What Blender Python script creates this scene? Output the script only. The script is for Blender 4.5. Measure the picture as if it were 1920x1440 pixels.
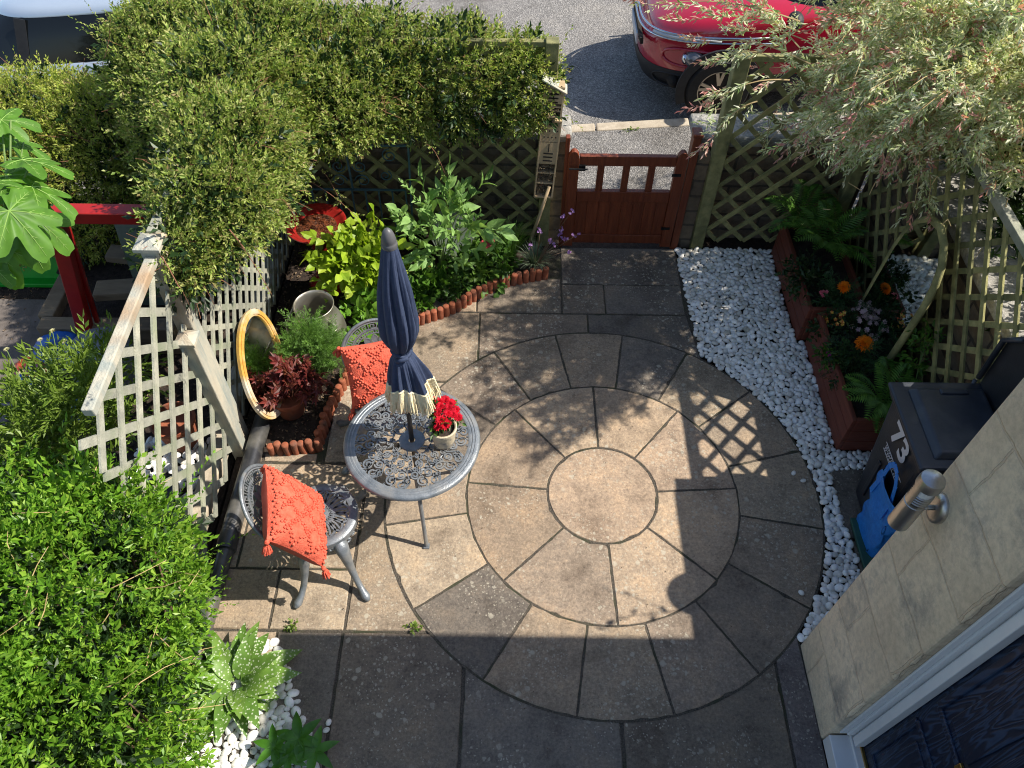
import bpy, math, random
import numpy as np
from mathutils import Vector, Matrix

for o in list(bpy.data.objects): bpy.data.objects.remove(o)
scene = bpy.context.scene
COL = scene.collection
rng = np.random.default_rng(7)
random.seed(7)
R = math.radians

# ------------------------------------------------------------------ camera
CAM_H = 4.4
F_PX, PITCH, ROLL, YAW = 1463.4, 0.90242, 0.011678, 0.0019115
def _basis():
    cp, sp = math.cos(PITCH), math.sin(PITCH)
    f = np.array([0, cp, -sp]); r = np.array([1., 0, 0]); u = np.array([0, sp, cp])
    r2 = math.cos(ROLL)*r + math.sin(ROLL)*u; u2 = -math.sin(ROLL)*r + math.cos(ROLL)*u
    c, s = math.cos(YAW), math.sin(YAW); Z = np.array([[c, -s, 0], [s, c, 0], [0, 0, 1]])
    return Z@r2, Z@u2, Z@f
CR, CU, CF = _basis()
cam_d = bpy.data.cameras.new('camera'); cam = bpy.data.objects.new('camera', cam_d); COL.objects.link(cam)
M = Matrix(((CR[0], CU[0], -CF[0], 0), (CR[1], CU[1], -CF[1], 0), (CR[2], CU[2], -CF[2], CAM_H), (0, 0, 0, 1)))
cam.matrix_world = M
cam_d.sensor_width = 36; cam_d.lens = F_PX/1920*36; cam_d.clip_start = 0.05; cam_d.clip_end = 300
scene.camera = cam

# ------------------------------------------------------------------ light
SUN_EL, SUN_AZ = R(48), R(1)        # sun stands to the right (+x), a touch towards the street
w = bpy.data.worlds.new('World'); scene.world = w; w.use_nodes = True
nt = w.node_tree; sky = nt.nodes.new('ShaderNodeTexSky'); sky.sky_type = 'NISHITA'; sky.sun_disc = False
sky.sun_elevation = SUN_EL; sky.sun_rotation = R(90) - SUN_AZ
bg = nt.nodes['Background']; bg.inputs['Strength'].default_value = 0.118
nt.links.new(sky.outputs[0], bg.inputs[0])
sd = bpy.data.lights.new('sun', 'SUN'); sd.energy = 5.0; sd.angle = R(0.53); sd.color = (1.0, 0.93, 0.82)
sun = bpy.data.objects.new('sun', sd); COL.objects.link(sun)
sdir = Vector((math.cos(SUN_EL)*math.cos(SUN_AZ), math.cos(SUN_EL)*math.sin(SUN_AZ), math.sin(SUN_EL)))
sun.rotation_euler = sdir.to_track_quat('Z', 'Y').to_euler(); sun.location = (6, 2, 8)
vs = scene.view_settings; vs.view_transform = 'Standard'; vs.look = 'None'; vs.exposure = 0.62; vs.gamma = 1.0
scene.render.engine = 'CYCLES'; scene.cycles.max_bounces = 8; scene.cycles.transparent_max_bounces = 8
scene.cycles.use_denoising = True; scene.cycles.filter_width = 1.05

# ------------------------------------------------------------------ measuring: pixel of the photograph -> point of the place
CC = np.array([0, 0, CAM_H])
def ray(x, y): return (x-960)/F_PX*CR - (y-720)/F_PX*CU + CF
def G(x, y, z=0.0):
    d = ray(x, y); return CC + d*((z-CAM_H)/d[2])
def PX(x, y, X):
    d = ray(x, y); return CC + d*(X/d[0])
def PY(x, y, Y):
    d = ray(x, y); return CC + d*(Y/d[1])

# ------------------------------------------------------------------ objects
BASE = {}
def tag(o, label=None, cat=None, group=None, kind=None):
    if label: o['label'] = label
    if cat: o['category'] = cat
    if group: o['group'] = group
    if kind: o['kind'] = kind
    return o
def thing(name, label, cat, loc=(0, 0, 0), rotz=0.0, group=None, world=True):
    o = bpy.data.objects.new(name, None); COL.objects.link(o); o.empty_display_size = .05
    o.location = loc; o.rotation_euler = (0, 0, rotz)
    BASE[o.name] = np.array(loc, float) if world else np.zeros(3)
    return tag(o, label, cat, group)
def mesh_np(name, batches, mat, parent=None, smooth=False, attr=None):
    batches = [b for b in batches if len(b[0]) and len(b[1])]
    off = 0; Vs = []; loops = []; tot = []
    for V, F in batches:
        V = np.asarray(V, float); F = np.asarray(F, int)
        Vs.append(V); loops.append((F+off).ravel()); tot.append(np.full(len(F), F.shape[1])); off += len(V)
    V = np.vstack(Vs); L = np.concatenate(loops).astype(np.int32); T = np.concatenate(tot).astype(np.int32)
    base = np.zeros(3)
    if parent is not None: base = BASE.get(parent.name, np.zeros(3))
    V = V - base
    me = bpy.data.meshes.new(name)
    me.vertices.add(len(V)); me.vertices.foreach_set('co', V.ravel().astype(np.float32))
    me.loops.add(len(L)); me.loops.foreach_set('vertex_index', L)
    me.polygons.add(len(T)); st = np.concatenate([[0], np.cumsum(T)[:-1]]).astype(np.int32)
    me.polygons.foreach_set('loop_start', st); me.polygons.foreach_set('loop_total', T)
    me.update(calc_edges=True); me.validate()
    me.polygons.foreach_set('use_smooth', np.full(len(me.polygons), bool(smooth)))
    if mat: me.materials.append(mat)
    o = bpy.data.objects.new(name, me); COL.objects.link(o)
    if parent is not None:
        o.parent = parent; BASE[o.name] = base
    else: BASE[o.name] = np.zeros(3)
    return o
def rot(ax, a):
    return np.array(Matrix.Rotation(a, 3, ax))
def euler(rx, ry, rz): return rot('Z', rz)@rot('Y', ry)@rot('X', rx)

class MB:
    def __init__(s): s.b = {}; s.n = 0; s.V = []
    def add(s, V, F, M=None, t=None):
        V = np.asarray(V, float)
        if M is not None: V = V@np.asarray(M).T
        if t is not None: V = V+np.asarray(t, float)
        F = [tuple(int(i)+s.n for i in f) for f in F]
        for f in F: s.b.setdefault(len(f), []).append(f)
        s.V.append(V); s.n += len(V); return s
    def box(s, c, size, M=None, t=None):
        hx, hy, hz = size[0]/2, size[1]/2, size[2]/2
        V = np.array([[x, y, z] for x in (-hx, hx) for y in (-hy, hy) for z in (-hz, hz)])
        if M is not None: V = V@np.asarray(M).T
        return s.add(V+np.asarray(c, float), [(0, 1, 3, 2), (4, 6, 7, 5), (0, 4, 5, 1), (2, 3, 7, 6), (0, 2, 6, 4), (1, 5, 7, 3)])
    def bar(s, a, b, wd, th, up=(0, 0, 1)):
        a = np.asarray(a, float); b = np.asarray(b, float); d = b-a; L = np.linalg.norm(d); d /= L
        up = np.asarray(up, float); y = np.cross(up, d); y /= np.linalg.norm(y); z = np.cross(d, y)
        return s.box((a+b)/2, (L, wd, th), np.array([d, y, z]).T)
    def tube(s, pts, r, n=8, cap=True, sq=None):
        P = np.asarray(pts, float); m = len(P)
        rr = np.full(m, r) if np.isscalar(r) else np.asarray(r, float)
        T = np.gradient(P, axis=0); T /= np.linalg.norm(T, axis=1)[:, None]+1e-12
        nrm = np.cross(T[0], [0, 0, 1.]) if abs(T[0][2]) < .9 else np.cross(T[0], [1., 0, 0]); nrm /= np.linalg.norm(nrm)
        V = []
        for i in range(m):
            nrm = nrm-T[i]*(nrm@T[i]); nrm /= np.linalg.norm(nrm)+1e-12; b = np.cross(T[i], nrm)
            a = np.arange(n)*2*math.pi/n
            V.append(P[i]+rr[i]*(np.cos(a)[:, None]*nrm+np.sin(a)[:, None]*b*(sq or 1)))
        F = [(i*n+j, i*n+(j+1) % n, (i+1)*n+(j+1) % n, (i+1)*n+j) for i in range(m-1) for j in range(n)]
        if cap: F += [tuple(range(n))[::-1], tuple(range((m-1)*n, m*n))]
        return s.add(np.vstack(V), F)
    def lathe(s, prof, c=(0, 0, 0), n=32, M=None, fold=None, a0=0, a1=2*math.pi):
        V = []; m = len(prof)
        full = abs(a1-a0-2*math.pi) < 1e-6; k = n if full else n+1
        for i, (r, z) in enumerate(prof):
            for j in range(k):
                a = a0+(a1-a0)*j/n; q = r if fold is None else fold(r, z, a)
                V.append((q*math.cos(a), q*math.sin(a), z))
        V = np.array(V)
        if M is not None: V = V@np.asarray(M).T
        F = []
        for i in range(m-1):
            for j in range(n):
                jj = (j+1) % k
                F.append((i*k+j, i*k+jj, (i+1)*k+jj, (i+1)*k+j))
        return s.add(V+np.asarray(c, float), F)
    def prism(s, poly, z0, z1, M=None, t=None):
        n = len(poly); V = [(x, y, z0) for x, y in poly]+[(x, y, z1) for x, y in poly]
        F = [tuple(range(n))[::-1], tuple(range(n, 2*n))]+[(i, (i+1) % n, n+(i+1) % n, n+i) for i in range(n)]
        return s.add(V, F, M, t)
    def ribbon(s, pts, wd, z0, z1, M=None, t=None, closed=False):
        P = np.asarray(pts, float)[:, :2]; m = len(P)
        if closed: T = np.roll(P, -1, 0)-np.roll(P, 1, 0)
        else: T = np.gradient(P, axis=0)
        T /= np.linalg.norm(T, axis=1)[:, None]+1e-9; N = np.stack([-T[:, 1], T[:, 0]], 1)
        w2 = (np.asarray(wd)/2)*np.ones(m)
        A = P+N*w2[:, None]; B = P-N*w2[:, None]
        V = np.zeros((4*m, 3)); V[0:m, :2] = A; V[m:2*m, :2] = B; V[2*m:3*m, :2] = B; V[3*m:, :2] = A
        V[:2*m, 2] = z1; V[2*m:, 2] = z0
        F = []
        for i in range(m if closed else m-1):
            j = (i+1) % m
            for k in range(4):
                k2 = (k+1) % 4; F.append((k*m+i, k*m+j, k2*m+j, k2*m+i))
        if not closed: F += [(0, m, 2*m, 3*m), (m-1, 4*m-1, 3*m-1, 2*m-1)]
        return s.add(V, F, M, t)
    def sphere(s, c, r, n=12, sc=(1, 1, 1), M=None):
        prof = [(math.sin(math.pi*i/(n//2+2))*1, math.cos(math.pi*i/(n//2+2))) for i in range(n//2+3)]
        prof = [(max(a, 1e-4), b) for a, b in prof]
        MM = np.diag(np.array(sc)*r)
        if M is not None: MM = np.asarray(M)@MM
        return s.lathe(prof[::-1], c, n, MM)
    def build(s, name, mat, parent=None, smooth=False, bevel=0, seg=2, auto=None):
        V = np.vstack(s.V); b = []
        first = True
        for k, F in s.b.items():
            b.append((V if first else np.zeros((0, 3)), np.array(F))); first = False
        # put all faces on one vertex block
        me_b = []; L = []
        o = _mesh_multi(name, V, s.b, mat, parent)
        me = o.data
        me.polygons.foreach_set('use_smooth', np.full(len(me.polygons), bool(smooth)))
        if bevel:
            m = o.modifiers.new('bevel', 'BEVEL'); m.width = bevel; m.segments = seg; m.limit_method = 'ANGLE'; m.angle_limit = R(35)
            if not smooth: m.harden_normals = False
        if auto:
            me.polygons.foreach_set('use_smooth', np.ones(len(me.polygons), bool))
            sharp_edges(me, R(auto))
        return o
def _mesh_multi(name, V, faces, mat, parent):
    base = BASE.get(parent.name, np.zeros(3)) if parent is not None else np.zeros(3)
    L = []; T = []
    for k, F in faces.items():
        F = np.array(F); L.append(F.ravel()); T.append(np.full(len(F), k))
    L = np.concatenate(L).astype(np.int32); T = np.concatenate(T).astype(np.int32); V = V-base
    me = bpy.data.meshes.new(name)
    me.vertices.add(len(V)); me.vertices.foreach_set('co', V.ravel().astype(np.float32))
    me.loops.add(len(L)); me.loops.foreach_set('vertex_index', L); me.polygons.add(len(T))
    st = np.concatenate([[0], np.cumsum(T)[:-1]]).astype(np.int32)
    me.polygons.foreach_set('loop_start', st); me.polygons.foreach_set('loop_total', T)
    me.update(calc_edges=True)
    if mat: me.materials.append(mat)
    o = bpy.data.objects.new(name, me); COL.objects.link(o)
    if parent is not None: o.parent = parent
    BASE[o.name] = base
    return o
def sharp_edges(me, ang):
    import bmesh
    bm = bmesh.new(); bm.from_mesh(me); bmesh.ops.recalc_face_normals(bm, faces=bm.faces)
    for e in bm.edges:
        e.smooth = not (len(e.link_faces) == 2 and e.calc_face_angle(0) > ang)
    bm.to_mesh(me); bm.free()
def copy_tree(o, parent=None):
    c = o.copy(); COL.objects.link(c); c.parent = parent
    for ch in list(o.children): copy_tree(ch, c)
    return c

# ------------------------------------------------------------------ materials
def nodes(name):
    m = bpy.data.materials.new(name); m.use_nodes = True; t = m.node_tree
    return m, t, t.nodes['Principled BSDF']
def N(t, ty, **kw):
    n = t.nodes.new(ty)
    for k, v in kw.items():
        if k in n.inputs.keys(): n.inputs[k].default_value = v
        else: setattr(n, k, v)
    return n
def ramp(t, fac, stops):
    n = t.nodes.new('ShaderNodeValToRGB'); cr = n.color_ramp
    while len(cr.elements) > 1: cr.elements.remove(cr.elements[-1])
    for i, (p, c) in enumerate(stops):
        e = cr.elements[0] if i == 0 else cr.elements.new(p)
        e.position = p; e.color = (*c, 1) if len(c) == 3 else c
    t.links.new(fac, n.inputs[0]); return n
def coords(t, scale=(1, 1, 1), kind='Object'):
    tc = N(t, 'ShaderNodeTexCoord'); mp = N(t, 'ShaderNodeMapping'); mp.inputs['Scale'].default_value = scale
    t.links.new(tc.outputs[kind], mp.inputs[0]); return mp.outputs[0]
def mix(t, fac, a, b, mode='MIX'):
    n = t.nodes.new('ShaderNodeMix'); n.data_type = 'RGBA'; n.blend_type = mode
    for sck, v in ((0, fac), (6, a), (7, b)):
        if hasattr(v, 'is_linked') or hasattr(v, 'links'): t.links.new(v, n.inputs[sck])
        else: n.inputs[sck].default_value = v if sck == 0 else (*v, 1)
    return n.outputs[2]
def pm(name, c1, c2=None, scale=8, rough=.7, bump=.0, bscale=60, metal=0, spec=.4, stretch=(1, 1, 1), lo=.35, hi=.65, detail=6, coat=0, dirt=None, dscale=3, isl=0):
    m, t, p = nodes(name); co = coords(t, stretch)
    p.inputs['Roughness'].default_value = rough; p.inputs['Metallic'].default_value = metal
    p.inputs['Specular IOR Level'].default_value = spec; p.inputs['Coat Weight'].default_value = coat
    if c2 is not None:
        n = N(t, 'ShaderNodeTexNoise', Scale=scale, Detail=detail); n.inputs['Roughness'].default_value = .65
        t.links.new(co, n.inputs['Vector']); r = ramp(t, n.outputs[0], [(lo, c1), (hi, c2)]); out = r.outputs[0]
        if dirt is not None:
            n2 = N(t, 'ShaderNodeTexNoise', Scale=dscale, Detail=8); t.links.new(co, n2.inputs['Vector'])
            r2 = ramp(t, n2.outputs[0], [(.48, (0, 0, 0)), (.68, (1, 1, 1))]); out = mix(t, r2.outputs[0], out, dirt)
        if isl:
            ge = N(t, 'ShaderNodeNewGeometry'); ri = ramp(t, ge.outputs['Random Per Island'], [(0, (1-isl,)*3), (.5, (1, 1, 1)), (1, (1+isl, 1+isl*.9, 1+isl*.75))]); out = mix(t, 1., out, ri.outputs[0], 'MULTIPLY')
        t.links.new(out, p.inputs['Base Color'])
    else: p.inputs['Base Color'].default_value = (*c1, 1)
    if bump:
        n = N(t, 'ShaderNodeTexNoise', Scale=bscale, Detail=5); t.links.new(co, n.inputs['Vector'])
        b = N(t, 'ShaderNodeBump', Strength=bump, Distance=.01); t.links.new(n.outputs[0], b.inputs['Height']); t.links.new(b.outputs[0], p.inputs['Normal'])
    return m
def leafm(name, cols, rough=.45, trans=.35, spec=.45, spots=None):
    """leaf material: each leaf (mesh island) takes its own colour from the list"""
    m, t, p = nodes(name); ge = N(t, 'ShaderNodeNewGeometry')
    k = len(cols); r = ramp(t, ge.outputs['Random Per Island'], [(i/max(k-1, 1), c) for i, c in enumerate(cols)])
    col = r.outputs[0]
    if spots:
        co = coords(t); v = N(t, 'ShaderNodeTexVoronoi', Scale=spots[0]); t.links.new(co, v.inputs['Vector'])
        rr = ramp(t, v.outputs['Distance'], [(spots[1], (1, 1, 1)), (spots[1]+.08, (0, 0, 0))]); col = mix(t, rr.outputs[0], col, spots[2])
    cn = coords(t); mo = N(t, 'ShaderNodeTexNoise', Scale=22, Detail=5); t.links.new(cn, mo.inputs['Vector']); col = mix(t, .8, col, ramp(t, mo.outputs[0], [(.3, (.66, .68, .6)), (.5, (1, 1, 1)), (.7, (1.25, 1.2, 1.1))]).outputs[0], 'MULTIPLY')
    t.links.new(col, p.inputs['Base Color']); p.inputs['Roughness'].default_value = rough; p.inputs['Specular IOR Level'].default_value = spec
    tr = N(t, 'ShaderNodeBsdfTranslucent'); t.links.new(mix(t, 1.0, col, (1.0, 1.0, .55), 'MULTIPLY'), tr.inputs[0])
    ms = N(t, 'ShaderNodeMixShader'); ms.inputs[0].default_value = trans
    t.links.new(p.outputs[0], ms.inputs[1]); t.links.new(tr.outputs[0], ms.inputs[2])
    t.links.new(ms.outputs[0], t.nodes['Material Output'].inputs[0])
    return m

# ------------------------------------------------------------------ leaves and foliage
def leaf(L=1., W=.4, h=.08, droop=.05):
    return np.array([(0, 0, 0), (.45*L, W/2, h*L), (L, 0, -droop*L), (.45*L, -W/2, h*L)]), np.array([(0, 2, 1), (0, 3, 2)])
def bigleaf(L=1., W=.45, n=7, curl=.25, fold=.12, prof=None, wave=.0):
    V = []; F = []
    for i in range(n+1):
        u = i/n; wv = (prof(u) if prof else (math.sin(math.pi*u**.75)**.9 if 0 < u < 1 else 0))*W/2
        z = -curl*L*u*u; x = L*u*(1-.12*curl*u)
        wz = wave*math.sin(u*14)*W
        V += [(x, wv, z+fold*wv+wz), (x, 0, z), (x, -wv, z+fold*wv-wz)]
    for i in range(n):
        a = 3*i; F += [(a, a+3, a+4, a+1), (a+1, a+4, a+5, a+2)]
    return np.array(V), np.array(F)
def frames(D, up=.6, g=rng):
    D = D/np.linalg.norm(D, axis=1)[:, None]; n = len(D)
    Z = g.normal(size=(n, 3))*(1-up); Z[:, 2] += up*.85; Z[:, 0] += up*.5
    Z -= D*(Z*D).sum(1)[:, None]; Z /= np.linalg.norm(Z, axis=1)[:, None]+1e-9
    Y = np.cross(Z, D); return np.stack([D, Y, Z], 2)
def scatter(T, P, Rm, S):
    V, F = T; n = len(P); k = len(V)
    S = np.ones(n)*S
    W = np.einsum('nij,kj->nki', Rm, V)*S[:, None, None]+P[:, None, :]
    FF = (F[None]+(np.arange(n)*k)[:, None, None]).reshape(-1, F.shape[1])
    return W.reshape(-1, 3), FF
def sprig(n=9, L=1., ll=.3, lw=.12, ang=50, seed=0, whorl=False, tip=True, bend=.15, big=0):
    g = np.random.default_rng(seed); V = []; F = []; k = 0
    for i in range(n):
        u = (i+1)/n; a = R(ang)*(1 if i % 2 else -1)*(1-.4*u)+g.normal()*.15
        ro = g.uniform(0, 2*math.pi) if whorl else g.normal()*.5
        lv, lf = leaf(ll*(1.1-.35*u)*g.uniform(.8, 1.2), lw*g.uniform(.8, 1.2), .1, .1) if not big else bigleaf(ll*(1.1-.35*u)*g.uniform(.8, 1.2), lw*g.uniform(.85, 1.2), big, g.uniform(.1, .45), .3)
        Mx = rot('X', ro)@rot('Z', a)@rot('Y', g.normal()*.3)
        if tip and i == n-1: Mx = rot('Y', g.normal()*.2)
        lv = lv@Mx.T+np.array([u*L, 0, bend*L*math.sin(u*2)])
        V.append(lv); F.append(lf+k); k += len(lv)
    return np.vstack(V), np.vstack(F)
def wob(P, f=3., s=0):
    x, y, z = P[:, 0]*f, P[:, 1]*f, P[:, 2]*f
    return (np.sin(x*1.3+s+1.7*np.sin(y*.9+s))+np.sin(y*1.7+2*s+1.3*np.sin(z*1.1))+np.sin(z*1.5+x*.7+3*s))/3
def cloud(blobs, n, depth=.35, p=2.3, g=rng, wobf=4., woba=.13, zmin=None):
    """points filling the outer shell of a union of rounded boxes, with outward directions"""
    B = np.array(blobs, float); A = (B[:, 3]*B[:, 4]+B[:, 4]*B[:, 5]+B[:, 3]*B[:, 5]); A /= A.sum()
    k = g.choice(len(B), size=n*3, p=A); D = g.normal(size=(n*3, 3)); D /= (np.abs(D)**p).sum(1)[:, None]**(1/p)
    rr = 1-depth*g.random(n*3)**1.6
    Q = B[k, :3]+D*B[k, 3:]*rr[:, None]
    Q += D*B[k, 3:]*(woba*wob(Q, wobf))[:, None]
    keep = np.ones(len(Q), bool)
    for i in range(len(B)):
        q = (np.abs((Q-B[i, :3])/B[i, 3:])**p).sum(1)**(1/p)
        keep &= ~((q < 1-depth) & (k != i))
    if zmin is not None: keep &= Q[:, 2] > zmin
    Q = Q[keep][:n]; nn = (D/B[k, 3:])[keep][:n]; nn /= np.linalg.norm(nn, axis=1)[:, None]
    return Q, nn
def foliage(blobs, n, temps, size, up=.5, outw=1., jit=.6, depth=.35, bias=(0, 0, .2), g=rng, **kw):
    P, Nn = cloud(blobs, n, depth, g=g, **kw)
    D = Nn*outw+g.normal(size=P.shape)*jit+np.array(bias)
    Rm = frames(D, up, g); idx = g.integers(0, len(temps), len(P)); out = []
    for i, T in enumerate(temps):
        s = idx == i
        if s.any(): out.append(scatter(T, P[s], Rm[s], size*g.uniform(.55, 1.4, s.sum())))
    return out
def twigs(blobs, n, L, r, g=rng, depth=.5, jit=.5, bias=(0, 0, .1), seg=4, **kw):
    P, Nn = cloud(blobs, n, depth, g=g, **kw); out = []
    D = Nn+g.normal(size=P.shape)*jit+np.array(bias); D /= np.linalg.norm(D, axis=1)[:, None]
    ll = L*g.uniform(.5, 1.2, len(P)); mb = MB()
    for i in range(len(P)):
        b = g.normal(size=3)*.25; u = np.linspace(-.5, .5, seg)[:, None]
        pts = P[i]+D[i]*ll[i]*u+b*ll[i]*(u**2); mb.tube(pts, np.linspace(r, r*.4, seg), 3, cap=False)
    return mb
# ================================================================== SETTING
def zr(x): return 0.08*(x-2.0)          # the street falls away to the left
m_soil = pm('soil', (.018, .012, .009), (.05, .035, .026), 30, .95, .9, 90)
def asph(name, k=1.):
    m, t, p = nodes(name); co = coords(t); v = N(t, 'ShaderNodeTexVoronoi', Scale=105); t.links.new(co, v.inputs['Vector'])
    sp = N(t, 'ShaderNodeSeparateColor'); t.links.new(v.outputs['Color'], sp.inputs[0])
    c = ramp(t, sp.outputs[0], [(0, (.12*k, .115*k, .11*k)), (.45, (.20*k, .19*k, .18*k)), (.8, (.28*k, .265*k, .25*k)), (1, (.40*k, .385*k, .36*k))]).outputs[0]
    n = N(t, 'ShaderNodeTexNoise', Scale=1.1, Detail=9); n.inputs['Roughness'].default_value = .7; t.links.new(co, n.inputs['Vector'])
    c = mix(t, .8, c, ramp(t, n.outputs[0], [(.35, (.62, .60, .57)), (.5, (1, 1, 1)), (.65, (1.3, 1.27, 1.2))]).outputs[0], 'MULTIPLY')
    t.links.new(c, p.inputs['Base Color']); p.inputs['Roughness'].default_value = .92; p.inputs['Specular IOR Level'].default_value = .25
    b = N(t, 'ShaderNodeBump', Strength=.8, Distance=.008); t.links.new(v.outputs['Distance'], b.inputs['Height']); t.links.new(b.outputs[0], p.inputs['Normal']); return m
m_asph = asph('asphalt'); m_pave = asph('pavement_asphalt', .92)
m_kerb = pm('kerb_stone', (.36, .30, .22), (.5, .43, .33), 12, .85, .3, 80)

def sheet(name, x0, x1, y0, y1, zf, mat, kind='structure', nx=24, ny=8):
    xs = np.linspace(x0, x1, nx); ys = np.linspace(y0, y1, ny)
    V = np.array([(x, y, zf(x, y)) for y in ys for x in xs])
    F = np.array([(j*nx+i, j*nx+i+1, (j+1)*nx+i+1, (j+1)*nx+i) for j in range(ny-1) for i in range(nx-1)])
    return tag(mesh_np(name, [(V, F)], mat), kind=kind)
sheet('ground', -120, 120, -60, 160, lambda x, y: -1.6-(max(0, abs(x)-12)*.02), m_soil)
sheet('road', -14, 12, 6.86, 15, lambda x, y: zr(x)-.06, m_asph)
sheet('pavement', -14, 12, 5.2, 6.76, lambda x, y: zr(x)+.0, m_pave)
mb = MB()
for i in range(26):
    x0 = -13+i*.92; x1 = x0+.905
    A = (x0, 6.81, zr(x0)-.07); B = (x1, 6.81, zr(x1)-.07); mb.bar(A, B, .13, .16)
tag(mb.build('kerb', m_kerb, bevel=.012), kind='structure')
mb = MB(); mb.box((.3, 1.6, -.85), (4.3, 7.3, 1.63)); mb.box((6.5, 1.6, -.85), (8.0, 7.3, 1.65))
mb.box((-7.0, 1.6, -.92), (10.2, 7.3, 1.6))
tag(mb.build('garden_soil', m_soil), kind='structure')

# ---- patio -------------------------------------------------------
def stone_mat():
    m, t, p = nodes('sandstone_paving'); co = coords(t)
    at = N(t, 'ShaderNodeAttribute'); at.attribute_name = 'tint'
    n1 = N(t, 'ShaderNodeTexNoise', Scale=3.2, Detail=9); n1.inputs['Roughness'].default_value = .7; t.links.new(co, n1.inputs['Vector'])
    n2 = N(t, 'ShaderNodeTexNoise', Scale=60, Detail=6); n2.inputs['Roughness'].default_value = .8; t.links.new(co, n2.inputs['Vector'])
    mp = N(t, 'ShaderNodeMapping'); mp.inputs['Scale'].default_value = (3, 14, 3); mp.inputs['Rotation'].default_value = (0, 0, .5); t.links.new(co, mp.inputs[0])
    n3 = N(t, 'ShaderNodeTexNoise', Scale=1.6, Detail=7, Distortion=1.6); t.links.new(mp.outputs[0], n3.inputs['Vector'])
    c = mix(t, .8, at.outputs['Color'], ramp(t, n1.outputs[0], [(.3, (.42, .40, .40)), (.5, (1, 1, 1)), (.72, (1.45, 1.32, 1.15))]).outputs[0], 'MULTIPLY')
    c = mix(t, .85, c, ramp(t, n2.outputs[0], [(.3, (.45, .45, .46)), (.55, (1, 1, 1)), (.72, (1.5, 1.45, 1.35))]).outputs[0], 'MULTIPLY')
    c = mix(t, .12, c, ramp(t, n3.outputs[0], [(.35, (.55, .54, .56)), (.6, (1.25, 1.2, 1.1))]).outputs[0], 'MULTIPLY')
    # pale lichen rosettes, thick in places and absent in others
    for sc, th, dens in ((14, .22, .44), (30, .27, .46), (60, .28, .43)):
        wv = N(t, 'ShaderNodeTexNoise', Scale=26, Detail=3); t.links.new(co, wv.inputs['Vector'])
        ad = N(t, 'ShaderNodeMix', data_type='VECTOR'); ad.inputs[0].default_value = .035; t.links.new(co, ad.inputs[4]); t.links.new(wv.outputs['Color'], ad.inputs[5])
        vo = N(t, 'ShaderNodeTexVoronoi', Scale=sc); t.links.new(ad.outputs[1], vo.inputs['Vector'])
        a = ramp(t, vo.outputs['Distance'], [(th-.06, (1, 1, 1)), (th+.02, (0, 0, 0))]).outputs[0]
        nn = N(t, 'ShaderNodeTexNoise', Scale=1.9, Detail=4); t.links.new(co, nn.inputs['Vector'])
        sel = N(t, 'ShaderNodeSeparateColor'); t.links.new(vo.outputs['Color'], sel.inputs[0])
        b = ramp(t, nn.outputs[0], [(dens, (0, 0, 0)), (dens+.1, (1, 1, 1))]).outputs[0]
        d = ramp(t, sel.outputs[0], [(.45, (0, 0, 0)), (.55, (.62, .62, .62))]).outputs[0]
        f = mix(t, 1., mix(t, 1., a, b, 'MULTIPLY'), d, 'MULTIPLY')
        c = mix(t, f, c, (.46, .425, .34))
    t.links.new(c, p.inputs['Base Color']); p.inputs['Roughness'].default_value = .88; p.inputs['Specular IOR Level'].default_value = .22
    b1 = N(t, 'ShaderNodeBump', Strength=1., Distance=.02); t.links.new(n1.outputs[0], b1.inputs['Height'])
    b2 = N(t, 'ShaderNodeBump', Strength=.8, Distance=.005); t.links.new(n2.outputs[0], b2.inputs['Height']); t.links.new(b1.outputs[0], b2.inputs['Normal'])
    t.links.new(b2.outputs[0], p.inputs['Normal'])
    return m
m_stone = stone_mat()
CX, CY, R1, R2, R3 = .5863, 2.5775, .356, .8774, 1.399
slabs = []   # (polygon, top z, colour)
TAN = [(.36, .29, .212), (.34, .272, .20), (.32, .255, .19), (.35, .275, .20)]
GRY_SHADED = [(.225, .185, .145), (.185, .16, .135), (.25, .20, .155)]  # shade put into the colour: greys darkened where most slabs lie in shadow
def ringslab(ra, rb, a, b, col, z=.006):
    g = .0045
    if b < a: b += 2*math.pi
    n = max(3, int((b-a)*14))
    P = [(CX+rb*math.cos(t), CY+rb*math.sin(t)) for t in np.linspace(a+g/rb, b-g/rb, n)]
    P += [(CX+ra*math.cos(t), CY+ra*math.sin(t)) for t in np.linspace(b-g/ra, a+g/ra, max(3, n//2))]
    slabs.append((P, z, col))
def angs(px): return sorted(math.atan2(*(G(x, y)[[1, 0]]-np.array([CY, CX]))) % (2*math.pi) for x, y in px)
slabs.append(([(CX+(R1-.006)*math.cos(t), CY+(R1-.006)*math.sin(t)) for t in np.linspace(0, 2*math.pi, 41)[:-1]], .006, (.43, .325, .235)))
a1 = angs([(1010, 812), (1116, 775), (1230, 815), (1300, 919.5), (1277, 1037), (1149, 1095), (1008, 1033), (958, 912)])
cols1 = [(.39, .295, .215), (.40, .305, .215), (.41, .315, .22), (.35, .27, .195), (.33, .255, .185), (.29, .23, .175), (.42, .325, .235), (.40, .305, .215)]
for i in range(8): ringslab(R1+.0045, R2-.0045, a1[i], a1[(i+1) % 8], cols1[i])
a2 = angs([(958, 703), (1054, 673), (1161, 676), (1261, 707), (1356, 769), (1422, 863), (1460, 979), (1441, 1099), (1370, 1203), (1240, 1265), (1090, 1271), (950, 1205), (853, 1096), (811, 972), (882, 768), (826, 872)])
pal = TAN+GRY_SHADED
for i in range(len(a2)): ringslab(R2+.0045, R3-.0045, a2[i], a2[(i+1) % len(a2)], pal[(i*5+2) % 7])
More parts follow.
